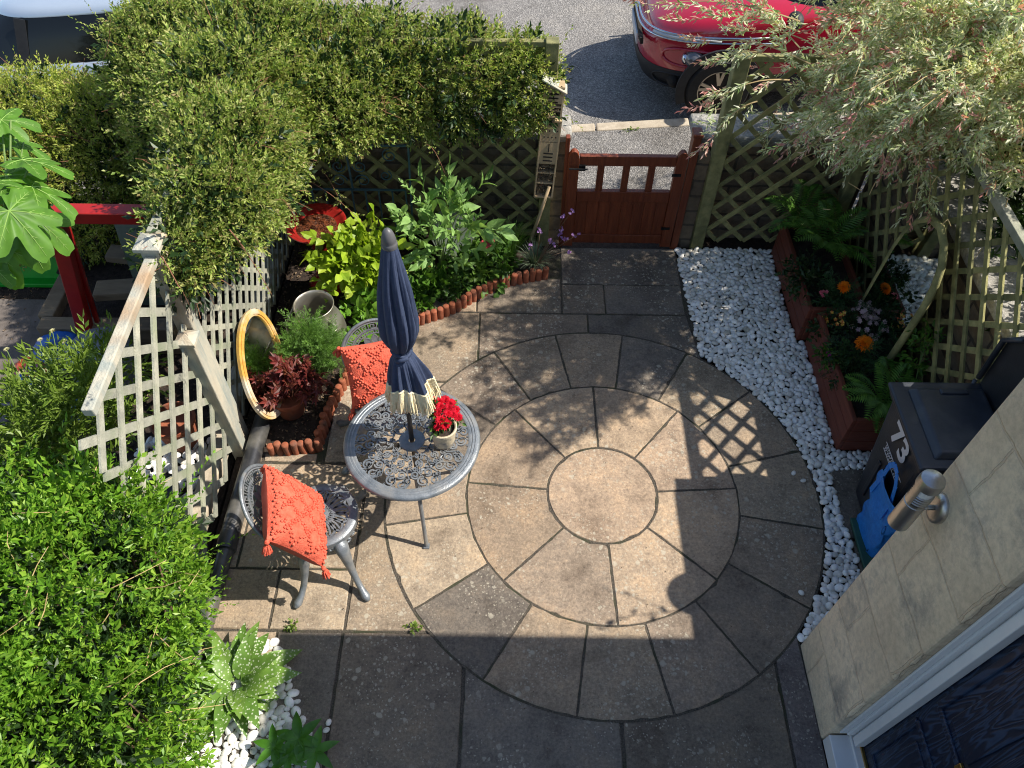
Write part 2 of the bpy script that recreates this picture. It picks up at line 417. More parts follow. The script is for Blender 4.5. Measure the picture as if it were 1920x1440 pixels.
def rect(x0, x1, y0, y1, c, j=.0): slabs.append(([(x0+.0045, y0+.0045), (x1-.0045, y0+.0045), (x1-.0045, y1-.0045), (x0+.0045, y1-.0045)], 0.0, c))
def poly(px, c): slabs.append(([tuple(G(x, y)[:2]) for x, y in px], 0.0, c))
# far rows, by the gate
rect(.375, 1.335, 4.50, 4.935, GRY_SHADED[1]); rect(.375, .713, 4.18, 4.50, GRY_SHADED[0]); rect(.713, 1.33, 4.18, 4.50, GRY_SHADED[1])
rect(-.29, .372, 4.18, 4.56, GRY_SHADED[0]); slabs.append(([(-.95, 4.186), (-.296, 4.186), (-.296, 4.50), (-.55, 4.35)], 0., TAN[2]))
rect(-.262, .567, 3.40, 4.175, GRY_SHADED[2]); slabs.append(([(.573, 4.17), (1.33, 4.17), (1.40, 3.60), (1.40, 3.2), (.573, 3.2)], 0., GRY_SHADED[1]))
slabs.append(([(-.268, 4.17), (-.95, 4.17), (-1.13, 3.80), (-1.13, 3.495), (-.268, 3.495)], 0., TAN[2]))
rect(-1.25, -.954, 2.79, 3.485, TAN[1]); rect(-.942, -.20, 2.62, 3.485, TAN[2])
# left of the circle
rect(-1.655, -.954, 2.036, 2.78, TAN[3]); rect(-1.80, -1.664, 2.79, 2.85, TAN[1]); rect(-1.655, -1.30, 2.79, 2.86, TAN[1]); rect(-1.80, -1.66, 2.036, 2.78, TAN[0])
rect(-1.80, -1.39, 1.655, 2.03, TAN[3]); rect(-1.385, -.954, 1.655, 2.03, TAN[0]); rect(-.946, -.2, 1.655, 2.61, TAN[1])
rect(-1.72, -1.335, 1.45, 1.648, TAN[2]); rect(-1.328, -.96, .2, 1.648, GRY_SHADED[1]); rect(-.952, -.258, .2, 1.648, GRY_SHADED[0]); rect(-.25, .60, .2, 1.648, GRY_SHADED[1])
rect(.612, 1.493, .2, 1.648, GRY_SHADED[0]); slabs.append(([(1.503, .2), (1.66, .2), (1.66, 1.09), (1.645, 1.65), (1.503, 1.65)], 0., (.20, .17, .16)))
# under the bins
rect(2.10, 2.70, 2.28, 2.80, GRY_SHADED[1]); rect(2.12, 2.70, 1.66, 2.27, GRY_SHADED[0])
def build_slabs():
    V = []; F = {}; tint = []; n = 0
    for P, z, c in slabs:
        P = np.array(P); cen = P.mean(0); k = len(P)
        if sum(P[i-1][0]*P[i][1]-P[i][0]*P[i-1][1] for i in range(k)) < 0: P = P[::-1]
        Q_ = []
        for i in range(k):
            a_, b_ = P[i], P[(i+1) % k]; m_ = max(1, int(np.linalg.norm(b_-a_)/.035)); Q_ += [a_+(b_-a_)*j/m_ for j in range(m_)]
        P = np.array(Q_); k = len(P); P = P+rng.normal(size=P.shape)*.0011
        chip = rng.random(k) < .03; P[chip] += (cen-P[chip])/np.linalg.norm(cen-P[chip], axis=1)[:, None]*rng.uniform(.004, .012, chip.sum())[:, None]
        d = cen-P; d /= np.linalg.norm(d, axis=1)[:, None]
        tl = rng.normal(size=2)*.0016
        for q, zz in ((P, z-.05), (P, z-.006), (P+d*.006, z)):
            hz = zz+((q-cen)@tl if zz == z else 0)
            V.append(np.column_stack([q, np.full(k, 1.)*hz]))
        cc = np.array(c)*rng.uniform(.86, 1.1)
        for r_ in range(2):
            for i in range(k):
                j = (i+1) % k; F.setdefault(4, []).append((n+r_*k+i, n+r_*k+j, n+(r_+1)*k+j, n+(r_+1)*k+i)); tint.append((4, cc))
        F.setdefault(k+1000, []).append(tuple(n+2*k+i for i in range(k))); tint.append((k+1000, cc)); n += 3*k
    faces = {}; cols = []
    for kk in list(F):
        faces[kk] = F[kk]
    L = []; T = []; C = []
    for kk, fs in faces.items():
        tc = [c for q, c in tint if q == kk]
        for f, c in zip(fs, tc): L += list(f); T.append(len(f)); C += [(*c, 1)]*len(f)
    me = bpy.data.meshes.new('patio_paving'); V = np.vstack(V)
    me.vertices.add(len(V)); me.vertices.foreach_set('co', V.ravel())
    me.loops.add(len(L)); me.loops.foreach_set('vertex_index', L); me.polygons.add(len(T))
    me.polygons.foreach_set('loop_start', np.concatenate([[0], np.cumsum(T)[:-1]]).astype(int)); me.polygons.foreach_set('loop_total', T)
    me.update(calc_edges=True)
    ca = me.color_attributes.new('tint', 'FLOAT_COLOR', 'CORNER'); ca.data.foreach_set('color', np.array(C).ravel())
    me.polygons.foreach_set('use_smooth', np.zeros(len(me.polygons), bool)); me.materials.append(m_stone); o = bpy.data.objects.new('patio_paving', me); COL.objects.link(o); return tag(o, kind='structure')
build_slabs()
# dark jointing bed under the ring slabs and between the rest
m_joint = pm('joint_sand', (.03, .026, .022), (.13, .11, .085), 120, .95, .8, 200, dirt=(.045, .05, .025), dscale=5)
mb = MB(); mb.prism([(CX+(R3+.006)*math.cos(t), CY+(R3+.006)*math.sin(t)) for t in np.linspace(0, 2*math.pi, 81)[:-1]], -.02, .0025)
mb.prism([(-1.8, .2), (1.66, .2), (1.66, 1.65), (1.40, 3.2), (1.40, 3.6), (1.335, 4.94), (.37, 4.94), (-.30, 4.56), (-.95, 4.12), (-1.12, 3.55), (-1.3, 2.87), (-1.8, 2.87)], -.04, -.008)
tag(mb.build('paving_bed', m_joint), kind='structure')

# ---- white pebbles ----------------------------------------------
m_peb = leafm('white_pebble', [(.50, .47, .41), (.76, .76, .74), (.86, .86, .84), (.91, .90, .88), (.64, .62, .58), (.80, .80, .79)], rough=.6, trans=.0, spec=.3)
def ico(sub, seed, amp=.14):
    import bmesh
    bm = bmesh.new(); bmesh.ops.create_icosphere(bm, subdivisions=sub, radius=1)
    V = np.array([v.co for v in bm.verts]); F = np.array([[v.index for v in f.verts] for f in bm.faces]); bm.free()
    V = V*(1+amp*wob(V, 2.2, seed))[:, None]; return V, F
PEB = [(V*np.array([1.25, .95, .62]), F) for V, F in (ico(2, s) for s in range(5))]
def inpoly(P, poly):
    x, y = P[:, 0], P[:, 1]; c = np.zeros(len(P), bool); n = len(poly)
    for i in range(n):
        (x0, y0), (x1, y1) = poly[i], poly[i-1]
        c ^= ((y0 > y) != (y1 > y)) & (x < (x1-x0)*(y-y0)/(y1-y0+1e-12)+x0)
    return c
def pebbles(name, polys, n, rmin, rmax, label=None, zb=-.012, group=None):
    out = []
    for poly in polys:
        P = np.array(poly); lo, hi = P.min(0), P.max(0); area = 0
        k = int(n*np.prod(hi-lo)); Q = rng.random((k, 2))*(hi-lo)+lo; Q = Q[inpoly(Q, poly)]
        r = np.exp(rng.normal(math.log((rmin*rmax)**.5), .33, len(Q))).clip(rmin, rmax)
        o = np.argsort(-r); Q = Q[o]; r = r[o]; keep = []
        cell = {}; h = rmax*2
        for i in range(len(Q)):
            ci, cj = int(Q[i, 0]//h), int(Q[i, 1]//h); ok = True
            for a in (-1, 0, 1):
                for b in (-1, 0, 1):
                    for j in cell.get((ci+a, cj+b), ()):
                        if (Q[i, 0]-Q[j, 0])**2+(Q[i, 1]-Q[j, 1])**2 < (.74*(r[i]+r[j]))**2: ok = False; break
                    if not ok: break
                if not ok: break
            if ok: cell.setdefault((ci, cj), []).append(i); keep.append(i)
        Q = Q[keep]; r = r[keep]
        z = zb+r*.35+rng.random(len(r))*.012
        P3 = np.column_stack([Q, z]); th = rng.uniform(0, 2*math.pi, len(r)); tx = rng.normal(size=len(r))*.35; ty = rng.normal(size=len(r))*.35
        Rm = np.array([euler(a, b, c) for a, b, c in zip(tx, ty, th)]); idx = rng.integers(0, 5, len(r))
        for i in range(5):
            s = idx == i
            if s.any(): out.append(scatter(PEB[i], P3[s], Rm[s], r[s]))
    return tag(mesh_np(name, out, m_peb, smooth=True), label, 'gravel', group, 'stuff')
arc = [(CX+(R3+.015)*math.cos(t), CY+(R3+.015)*math.sin(t)) for t in np.linspace(R(44), R(-40), 20)]
right_poly = [(1.36, 4.93), (2.9, 4.93), (2.9, 2.82), (2.08, 2.82), (1.96, 2.30), (1.90, 1.66), (1.66, 1.62)]+arc[::-1]+[(1.40, 3.75)]
right_poly = [(1.345, 4.93), (2.12, 4.93), (2.12, 3.92), (2.18, 3.9), (2.18, 2.93), (2.55, 2.93), (2.55, 2.79), (2.09, 2.79), (2.10, 2.28), (2.115, 2.27), (2.11, 1.64), (1.66, 1.62)]+arc[::-1]+[(1.39, 3.78)]
pebbles('white_pebbles', [right_poly], 22000, .0085, .025, 'white rounded pebbles filling the strip between the stone circle and the red planters')
lp = [tuple(G(*q)[:2]) for q in ((330, 1330), (400, 1215), (520, 1195), (548, 1290), (575, 1370), (600, 1440), (598, 1500), (330, 1500))]
pebbles('white_pebbles', [lp], 7000, .011, .028, 'white pebbles round the spotted leaf plant in the corner below the bright green shrub')
stray = MB()
for x, y in ((1488, 888), (1500, 902), (1502, 1115), (612, 1357), (614, 1370), (860, 1394), (1365, 705), (690, 470)):
    pass
mb = MB()
for q in ((1487, 889), (1505, 903), (1501, 1113), (613, 1370), (617, 1356)):
    g_ = G(*q); V, F = PEB[0]; mb.add(V*.016, F, euler(.2, .1, q[0]), (g_[0], g_[1], .014))
tag(mb.build('stray_pebbles', m_peb, smooth=True), 'a few white pebbles scattered on the dark paving slabs', 'gravel', kind='stuff')

# ================================================================== WALLS AND FENCES
def ashlar(name, c1, c2, mort, bw=.34, bh=.17, dirt=(.09, .085, .08), ms=.012, kind='Object', rotx=True, bump=.5):
    m, t, p = nodes(name); tc = N(t, 'ShaderNodeTexCoord'); mp = N(t, 'ShaderNodeMapping')
    t.links.new(tc.outputs[kind], mp.inputs[0])
    sx = N(t, 'ShaderNodeSeparateXYZ'); t.links.new(mp.outputs[0], sx.inputs[0])
    ad = N(t, 'ShaderNodeMath', operation='ADD'); t.links.new(sx.outputs[0], ad.inputs[0]); t.links.new(sx.outputs[1], ad.inputs[1])
    cb = N(t, 'ShaderNodeCombineXYZ'); t.links.new(ad.outputs[0], cb.inputs[0]); t.links.new(sx.outputs[2], cb.inputs[1])
    no = N(t, 'ShaderNodeTexNoise', Scale=5, Detail=3); t.links.new(mp.outputs[0], no.inputs['Vector'])
    vm = N(t, 'ShaderNodeMix', data_type='VECTOR'); vm.inputs[0].default_value = .05; t.links.new(cb.outputs[0], vm.inputs[4]); t.links.new(no.outputs['Color'], vm.inputs[5])
    br = N(t, 'ShaderNodeTexBrick', Scale=1.0); t.links.new(vm.outputs[1], br.inputs['Vector'])
    br.inputs['Color1'].default_value = (*c1, 1); br.inputs['Color2'].default_value = (*c2, 1); br.inputs['Mortar'].default_value = (*mort, 1)
    br.inputs['Brick Width'].default_value = bw; br.inputs['Row Height'].default_value = bh; br.inputs['Mortar Size'].default_value = ms; br.inputs['Mortar Smooth'].default_value = .4
    n1 = N(t, 'ShaderNodeTexNoise', Scale=2.2, Detail=10); n1.inputs['Roughness'].default_value = .72; t.links.new(mp.outputs[0], n1.inputs['Vector'])
    n2 = N(t, 'ShaderNodeTexNoise', Scale=26, Detail=6); n2.inputs['Roughness'].default_value = .75; t.links.new(mp.outputs[0], n2.inputs['Vector'])
    c = mix(t, .5, br.outputs[0], ramp(t, n2.outputs[0], [(.3, (.6, .58, .55)), (.6, (1.25, 1.22, 1.15))]).outputs[0], 'MULTIPLY')
    c = mix(t, ramp(t, n1.outputs[0], [(.53, (0, 0, 0)), (.66, (.8, .8, .8))]).outputs[0], c, dirt)
    n4 = N(t, 'ShaderNodeTexNoise', Scale=1.1, Detail=6); t.links.new(mp.outputs[0], n4.inputs['Vector']); c = mix(t, .7, c, ramp(t, n4.outputs[0], [(.35, (.68, .62, .55)), (.6, (1.1, 1.08, 1.05))]).outputs[0], 'MULTIPLY')
    t.links.new(c, p.inputs['Base Color']); p.inputs['Roughness'].default_value = .92; p.inputs['Specular IOR Level'].default_value = .2
    h = N(t, 'ShaderNodeMath', operation='MULTIPLY_ADD'); t.links.new(br.outputs['Fac'], h.inputs[0]); h.inputs[1].default_value = -.8; t.links.new(n2.outputs[0], h.inputs[2])
    b = N(t, 'ShaderNodeBump', Strength=bump, Distance=.01); t.links.new(h.outputs[0], b.inputs['Height']); t.links.new(b.outputs[0], p.inputs['Normal'])
    return m
m_rubble = ashlar('rubble_stone', (.24, .19, .13), (.16, .13, .10), (.10, .085, .07), .3, .14, (.07, .065, .055))
m_coping = pm('coping_stone', (.24, .23, .21), (.42, .40, .36), 40, .95, .7, 90, dirt=(.12, .12, .11), dscale=6)
def wall_thing(name, label, boxes, cop=None, capo=.03):
    t = thing(name, label, 'wall', boxes[0][0])
    mb = MB()
    for c, s in boxes: mb.box(c, s)
    mb.build('stonework', m_rubble, t, bevel=.012)
    if cop:
        mb = MB()
        for c, s in cop: mb.box(c, s)
        mb.build('coping', m_coping, t, bevel=.018)
    return t
wall_thing('stone_wall', 'low stone wall behind the diagonal trellis left of the gate', [((-.86, 5.26, .38), (2.22, .20, 1.05))], [((-.86, 5.26, .935), (2.22, .28, .07))])
wall_thing('stone_wall', 'low stone wall with a pale coping right of the gate', [((2.10, 5.23, .38), (1.32, .22, 1.02)), ((1.41, 5.08, .38), (.12, .18, 1.0))], [((2.02, 5.235, .935), (1.36, .32, .09))])
wall_thing('gate_pier', 'grey rendered pier at the latch side of the gate', [((.32, 5.16, .40), (.13, .2, 1.1))], [((.315, 5.16, .985), (.20, .28, .07))])
wall_thing('stone_wall', 'stone boundary wall seen through the trellis behind the ferns', [((2.90, 3.9, .45), (.22, 2.5, 1.35)), ((2.90, 2.12, .92), (.22, 1.04, 1.80))], [((2.90, 3.9, 1.165), (.30, 2.5, .08)), ((2.90, 2.12, 1.865), (.30, 1.04, .08))])

m_wood_g = pm('green_weathered_wood', (.21, .205, .085), (.34, .32, .14), 14, .85, .35, 120, dirt=(.11, .115, .05), dscale=5, isl=.28)
m_wood_gr = pm('grey_weathered_wood', (.26, .265, .215), (.40, .395, .32), 14, .85, .4, 120, dirt=(.24, .27, .18), dscale=5, isl=.2)
m_wood_p = pm('pale_weathered_post', (.30, .33, .30), (.50, .46, .36), 10, .85, .5, 90, stretch=(1, 1, .25), dirt=(.38, .27, .17), dscale=4, isl=.12)
def lattice(mb, O, U, Wd, z0, z1, pitch=.155, sw=.037, th=.012, nrm=(0, -1, 0), phase=0., flip=1):
    O = np.array(O, float); U = np.array(U, float); Nn = np.array(nrm, float); st = pitch*math.sqrt(2)
    for sgn, off in ((flip, th*.55), (-flip, -th*.55)):
        c = -(z1-z0)-Wd+phase
        while c < (z1-z0)+Wd*2:
            # z-z0 = sgn*(u-c')
            pts = []
            for u in (0, Wd):
                z = sgn*(u-c) if sgn > 0 else (c-u)
                if 0 <= z <= z1-z0: pts.append((u, z))
            for z in (0, z1-z0):
                u = c+z if sgn > 0 else c-z
                if 0 <= u <= Wd: pts.append((u, z))
            pts = sorted(set((round(a, 5), round(b, 5)) for a, b in pts))
            if len(pts) >= 2:
                a, b = pts[0], pts[-1]
                if abs(a[0]-b[0]) > .03:
                    j = rng.normal()*.003
                    A = O+U*a[0]+np.array([0, 0, z0+a[1]+j])+Nn*off; B = O+U*b[0]+np.array([0, 0, z0+b[1]-j])+Nn*off
                    mb.bar(A, B, sw*rng.uniform(.93, 1.05), th, up=Nn)
            c += st
def post(t, x, y, z, s=.085, mat=None, cap=None):
    mb = MB(); mb.box((x, y, z/2-.05), (s, s, z+.1)); o = mb.build('post', mat, t, bevel=.006)
    if cap:
        mb = MB(); c = cap/2
        V = [(-c, -c, 0), (c, -c, 0), (c, c, 0), (-c, c, 0), (-c, -c, .02), (c, -c, .02), (c, c, .02), (-c, c, .02), (0, 0, .055)]
        F = [(0, 3, 2, 1), (0, 1, 5, 4), (1, 2, 6, 5), (2, 3, 7, 6), (3, 0, 4, 7), (4, 5, 8), (5, 6, 8), (6, 7, 8), (7, 4, 8)]
        mb.add(V, F, None, (x, y, z)); mb.build('post_cap', m_wood_p, o)
    return o
# front, left of the gate
t = thing('trellis_fence', 'green stained diagonal trellis left of the gate behind the flower bed', 'fence', (-.8, 5.06, 0))
mb = MB(); lattice(mb, (-1.82, 5.06, 0), (1, 0, 0), 2.02, .06, 1.68, phase=.02, flip=-1); mb.build('lattice', m_wood_g, t)
for a, b, w_ in (((-1.83, 5.06, 1.70), (.27, 5.06, 1.70), .045), ((-1.83, 5.06, .05), (.2, 5.06, .05), .04)):
    mb = MB(); mb.bar(a, b, w_, .04); mb.build('rail', m_wood_g, t, bevel=.004)
post(t, .235, 5.03, 1.74, .09, m_wood_g); post(t, -1.86, 5.06, 1.74, .08, m_wood_g)
# front, right of the gate
t = thing('trellis_fence', 'green stained diagonal trellis right of the gate in front of the stone wall', 'fence', (2.0, 5.0, 0))
mb = MB(); lattice(mb, (1.56, 5.0, 0), (1, 0, 0), .98, .04, 1.62, phase=.05, flip=1); mb.build('lattice', m_wood_g, t)
mb = MB(); mb.bar((1.55, 5.0, 1.65), (2.6, 5.0, 1.65), .045, .045); mb.build('rail', m_wood_g, t, bevel=.004)
post(t, 1.515, 4.99, 1.68, .10, m_wood_g); post(t, 2.585, 4.98, 1.68, .09, m_wood_g)
# right boundary
t = thing('trellis_fence', 'long diagonal trellis on the right boundary behind planters and bin', 'fence', (2.68, 3.8, 0))
mb = MB(); lattice(mb, (2.69, 2.70, 0), (0, 1, 0), 2.25, .02, 1.62, nrm=(-1, 0, 0), phase=.06, flip=1); mb.build('lattice', m_wood_g, t)
for z in (1.64, .03):
    mb = MB(); mb.bar((2.69, 2.68, z), (2.69, 4.93, z), .05, .05); mb.build('rail', m_wood_gr, t, bevel=.004)
post(t, 2.69, 2.66, 1.72, .085, m_wood_g, cap=.13)
# left boundary: far panel under the climber and near panel with its post
t = thing('trellis_fence', 'pale diagonal trellis panel under the climber behind the oval mirror and milk churn', 'fence', (-1.86, 4, 0))
mb = MB(); lattice(mb, (-1.86, 3.06, 0), (0, 1, 0), 1.96, .03, 1.70, pitch=.125, nrm=(1, 0, 0), flip=1); mb.build('lattice', m_wood_gr, t)
mb = MB(); mb.bar((-1.86, 3.06, 1.72), (-1.86, 5.0, 1.72), .05, .05); mb.build('rail', m_wood_gr, t, bevel=.004)
t = thing('trellis_fence', 'pale grey diagonal trellis panel beside the front chair with capped posts', 'fence', (-1.86, 2, 0))
mb = MB(); lattice(mb, (-1.86, 1.86, 0), (0, 1, 0), 1.10, .03, 1.60, pitch=.185, sw=.046, nrm=(1, 0, 0), phase=.03, flip=1); mb.build('lattice', m_wood_gr, t)
mb = MB(); mb.bar((-1.86, 2.0, 1.62), (-1.86, 2.98, 1.64), .055, .05); mb.build('rail', m_wood_p, t, bevel=.006)
post(t, -1.86, 3.01, 1.70, .095, m_wood_p, cap=.135); post(t, -1.83, 2.89, 1.10, .085, m_wood_p, cap=.115)

# ---- gate --------------------------------------------------------
m_gate = pm('reddish_brown_stain', (.13, .026, .009), (.21, .05, .018), 9, .5, .3, 70, spec=.45, stretch=(4, 4, .3), isl=.18)
m_iron = pm('black_iron', (.012, .012, .013), (.03, .03, .03), 20, .5, .2, 60, metal=.6)
m_steel = pm('brushed_steel', (.44, .43, .42), (.54, .53, .51), 30, .38, .1, 80, metal=1., stretch=(1, 1, .2))
YG = 4.955
zt0, zt1 = PY(1170, 291, YG)[2], PY(1170, 309, YG)[2]; zm0, zm1 = PY(1170, 357, YG)[2], PY(1170, 376, YG)[2]
t = thing('garden_gate', 'red brown wooden gate with open slots above vertical boards', 'gate', (.85, YG, 0))
for x in (.435, 1.245):
    mb = MB(); prof = [(-.042, .02), (.042, .02), (.042, .86), (.037, .90), (.02, .93), (0, .938), (-.02, .93), (-.037, .90), (-.042, .86)]
    mb.prism(prof, -.024, .024, np.array([[1, 0, 0], [0, 0, -1], [0, 1, 0]]), (x, YG, 0)); mb.build('stile', m_gate, t, bevel=.004)
for a, b in ((zt1, zt0), (zm1, zm0), (.06, .14)):
    mb = MB(); mb.box((.84, YG, (a+b)/2), (.722, .042, b-a)); mb.build('rail', m_gate, t, bevel=.004)
for x in (.645, .838, 1.03):
    mb = MB(); mb.box((x, YG, (zt1+zm0)/2), (.052, .03, zt1-zm0)); mb.build('slat', m_gate, t, bevel=.003)
mb = MB()
for i in range(8):
    x = .478+i*.0908; mb.box((x+.0445, YG+.004, (zm1+.04)/2), (.0902, .018, zm1-.04))
mb.build('board_panel', m_gate, t, bevel=.004)
mb = MB(); mb.box((.50, YG-.03, .80), (.05, .012, .05)); mb.tube([(.40, YG-.045, .80), (.47, YG-.05, .803), (.54, YG-.05, .80)], .007, 6); mb.build('latch', m_iron, t)
for z in (.22, .74):
    mb = MB(); mb.box((1.22, YG-.028, z), (.07, .006, .022)); mb.build('hinge', m_iron, t)
t = thing('gate_post', 'red brown wooden post carrying the gate hinges beside the stone wall', 'post', (1.325, YG, 0))
mb = MB(); mb.box((1.325, YG+.03, .52), (.06, .09, 1.08)); mb.build('shaft', m_gate, t, bevel=.006)
mb = MB(); mb.box((1.325, YG+.03, 1.075), (.075, .105, .03)); mb.build('post_cap', m_gate, t, bevel=.008)
t = thing('gate_post', 'thin red brown wooden strip on the latch side of the gate', 'post', (.385, YG+.04, 0))
mb = MB(); mb.box((.383, YG+.035, .5), (.03, .05, 1.06)); mb.build('shaft', m_gate, t, bevel=.004)

# ---- bug hotels and broom ---------------------------------------
m_ply = pm('plywood', (.36, .26, .15), (.46, .35, .21), 10, .8, .2, 90, stretch=(1, 1, .2))
m_dark = pm('hollow_shade', (.015, .012, .01), (.03, .025, .02), 20, .95)  # near-black colour standing in for the shade inside holes, slots and openings
m_reed = pm('straw_fill', (.10, .075, .045), (.22, .16, .10), 60, .9, .6, 120)
def bugbox(label, x, y, z0, z1, wd=.135, lean=.06, roof=False):
    t = thing('insect_house', label, 'insect house', (x, y, z0)); h = z1-z0
    Mx = euler(R(-4), R(lean*57), 0); o = (x, y, z0); q = lambda v: np.array(v)@Mx.T+np.array(o)
    mb = MB(); th = .012; d = .09
    for c, s in (((-wd/2, 0, h/2), (th, d, h)), ((wd/2, 0, h/2), (th, d, h)), ((0, 0, 0), (wd+th, d, th)), ((0, 0, h), (wd+th, d+.01, th)), ((0, d/2-.005, h/2), (wd, .008, h)),
                 ((0, 0, h*.33), (wd, d-.01, .01)), ((0, 0, h*.19), (wd, d-.01, .01)), ((0, 0, h*.46), (wd, d-.01, .01))): mb.box(q(c), s, Mx)
    mb.build('case', m_ply, t)
    mb = MB(); mb.box(q((0, -d/2+.008, h*.86)), (wd-.012, .012, h*.24), Mx); mb.box(q((0, -d/2+.008, h*.60)), (wd-.012, .012, h*.265), Mx); mb.build('front_panel', m_ply, t)
    mb = MB()
    for i in range(3):
        for j in range(4): mb.tube([q((-.042+j*.028+(i % 2)*.006, -d/2-.0005, h*.80+i*.05)), q((-.042+j*.028+(i % 2)*.006, -d/2+.003, h*.80+i*.05))], .0055, 8)
    mb.box(q((0, -d/2, h*.665)), (.007, .004, .07), Mx)
    for k in range(3): mb.box(q((0, -d/2, h*.50+k*.03)), (.07, .004, .009), Mx)
    mb.build('nest_holes', m_dark, t)
    mb = MB()
    for zz in (.26, .39, .10):
        for i in range(40): a = q((rng.uniform(-.05, .05), -.01+rng.uniform(-.02, .02), h*zz+rng.uniform(-.03, .03))); mb.tube([a, a+rng.normal(size=3)*.02], .004, 4)
    mb.box(q((0, .01, h*.25)), (wd-.02, .02, h*.44), Mx); mb.build('filling', m_reed, t)
    if roof:
        mb = MB(); mb.bar(q((-.09, -.01, h+.06)), q((.09, -.01, h-.03)), .12, .012); mb.build('roof', m_wood_p, t, bevel=.003)
    return t
bx = G(1022, 340, .60); bugbox('tall plywood insect house with drilled holes and slots on the post left of the gate', .215, 4.93, .55, 1.19)
bugbox('small insect house with a pale slanting roof at the top of the gate side post', .245, 4.93, 1.25, 1.47, roof=True)
mb = MB(); mb.tube([tuple(PY(1030, 349, 4.9)), tuple(PY(1013, 400, 4.88)), tuple(PY(994, 452, 4.84))], .014, 10)
tag(mb.build('broomstick', m_ply, smooth=True), 'pale round wooden broomstick leaning below the insect house', 'broomstick')

# ---- house -------------------------------------------------------
m_bath = ashlar('bath_stone', (.74, .64, .49), (.68, .58, .44), (.64, .54, .41), .62, .31, (.26, .245, .22), .006, bump=.8)
XW = 1.66; YD = 1.107
t = thing('house', 'pale stone house corner with a dark blue front door and wall lamp', 'house', (XW, .5, 0))
mb = MB(); mb.box((XW+1.4, (YD+1.615)/2, 1.6-.1), (2.8, 1.615-YD, 3.4)); mb.box((XW+1.55, -.6, 1.5), (2.5, 3.4, 3.4))
mb.box((XW+.155, -.6, 2.78), (.31, 3.4, .84)); mb.box((XW+.155, -1.3, 1.15), (.31, 2.9, 2.42)); mb.build('wall', m_bath, t, bevel=.014)
mb = MB(); mb.box((XW+1.38, .03, 3.235), (2.85, 3.32, .07)); mb.build('roof', m_coping, t)
m_upvc = pm('white_upvc', (.66, .67, .68), (.72, .73, .73), 6, .35, .03, 60, spec=.5)
fr = MB(); x0 = 1.70
for dx, wdx, yy in ((0, .035, .012), (.035, .04, .022), (.075, .03, .034)): fr.box((x0+dx+wdx/2, YD-yy/2-.001, 1.16), (wdx, yy, 2.0))
fr.box((x0+.085, YD-.055, 1.16), (.05, .045, 2.0))
for k in (.16,): fr.box((x0+.07, k-.02, 1.16), (.1, .05, 2.0))
fr.box((x0+.07, .63, 2.19), (.1, .95, .06)); fo = fr.build('door_frame', m_upvc, t, bevel=.004)
mb = MB(); mb.box((1.715, .62, .055), (.105, .96, .11)); mb.box((1.79, .62, .075), (.05, .96, .10)); mb.build('threshold', m_upvc, t, bevel=.005)
m_brass = pm('brass', (.55, .33, .08), (.65, .42, .13), 12, .3, .05, 60, metal=1.)
mb = MB(); mb.box((1.806, .60, .131), (.012, .90, .02)); mb.build('weather_strip', m_brass, t)
def doormat():
    m, tt, p = nodes('dark_blue_grained_door'); tc = N(tt, 'ShaderNodeTexCoord'); mp = N(tt, 'ShaderNodeMapping'); mp.inputs['Scale'].default_value = (4.5, 4.5, .55)
    tt.links.new(tc.outputs['Object'], mp.inputs[0]); n = N(tt, 'ShaderNodeTexNoise', Scale=2.0, Detail=3, Distortion=.6); tt.links.new(mp.outputs[0], n.inputs['Vector'])
    wv = N(tt, 'ShaderNodeMath', operation='MULTIPLY'); tt.links.new(n.outputs[0], wv.inputs[0]); wv.inputs[1].default_value = 95
    sn = N(tt, 'ShaderNodeMath', operation='SINE'); tt.links.new(wv.outputs[0], sn.inputs[0])
    r = ramp(tt, sn.outputs[0], [(.0, (.005, .011, .030)), (1, (.020, .042, .090))]); tt.links.new(r.outputs[0], p.inputs['Base Color'])
    p.inputs['Roughness'].default_value = .42; b = N(tt, 'ShaderNodeBump', Strength=.2, Distance=.002); tt.links.new(sn.outputs[0], b.inputs['Height']); tt.links.new(b.outputs[0], p.inputs['Normal'])
    return m
m_door = doormat()
mb = MB(); mb.box((1.835, .605, 1.13), (.04, .90, 2.0)); d = mb.build('door', m_door, t, bevel=.003)
mb = MB()
for ya, yb in ((.22, .53), (.68, .99)):
    for za, zb in ((.22, .78), (1.0, 1.95)):
        for (a, b) in (((ya, za), (yb, za)), ((yb, za), (yb, zb)), ((yb, zb), (ya, zb)), ((ya, zb), (ya, za))):
            mb.bar((1.812, a[0], a[1]), (1.812, b[0], b[1]), .035, .018, up=(1, 0, 0)) if a[0] == b[0] else mb.bar((1.812, a[0], a[1]), (1.812, b[0], b[1]), .035, .018, up=(1, 0, 0))
        mb.box((1.813, (ya+yb)/2, (za+zb)/2), (.014, yb-ya-.13, zb-za-.13))
mb.build('moulding', m_door, d, bevel=.006)
lpz = PX(1795, 1432, 1.80)
mb = MB(); mb.box((1.808, lpz[1]-.13, lpz[2]-.01), (.014, .26, .055)); mb.box((1.803, lpz[1]-.13, lpz[2]-.01), (.01, .23, .03)); mb.build('letter_plate', m_brass, d, bevel=.003)
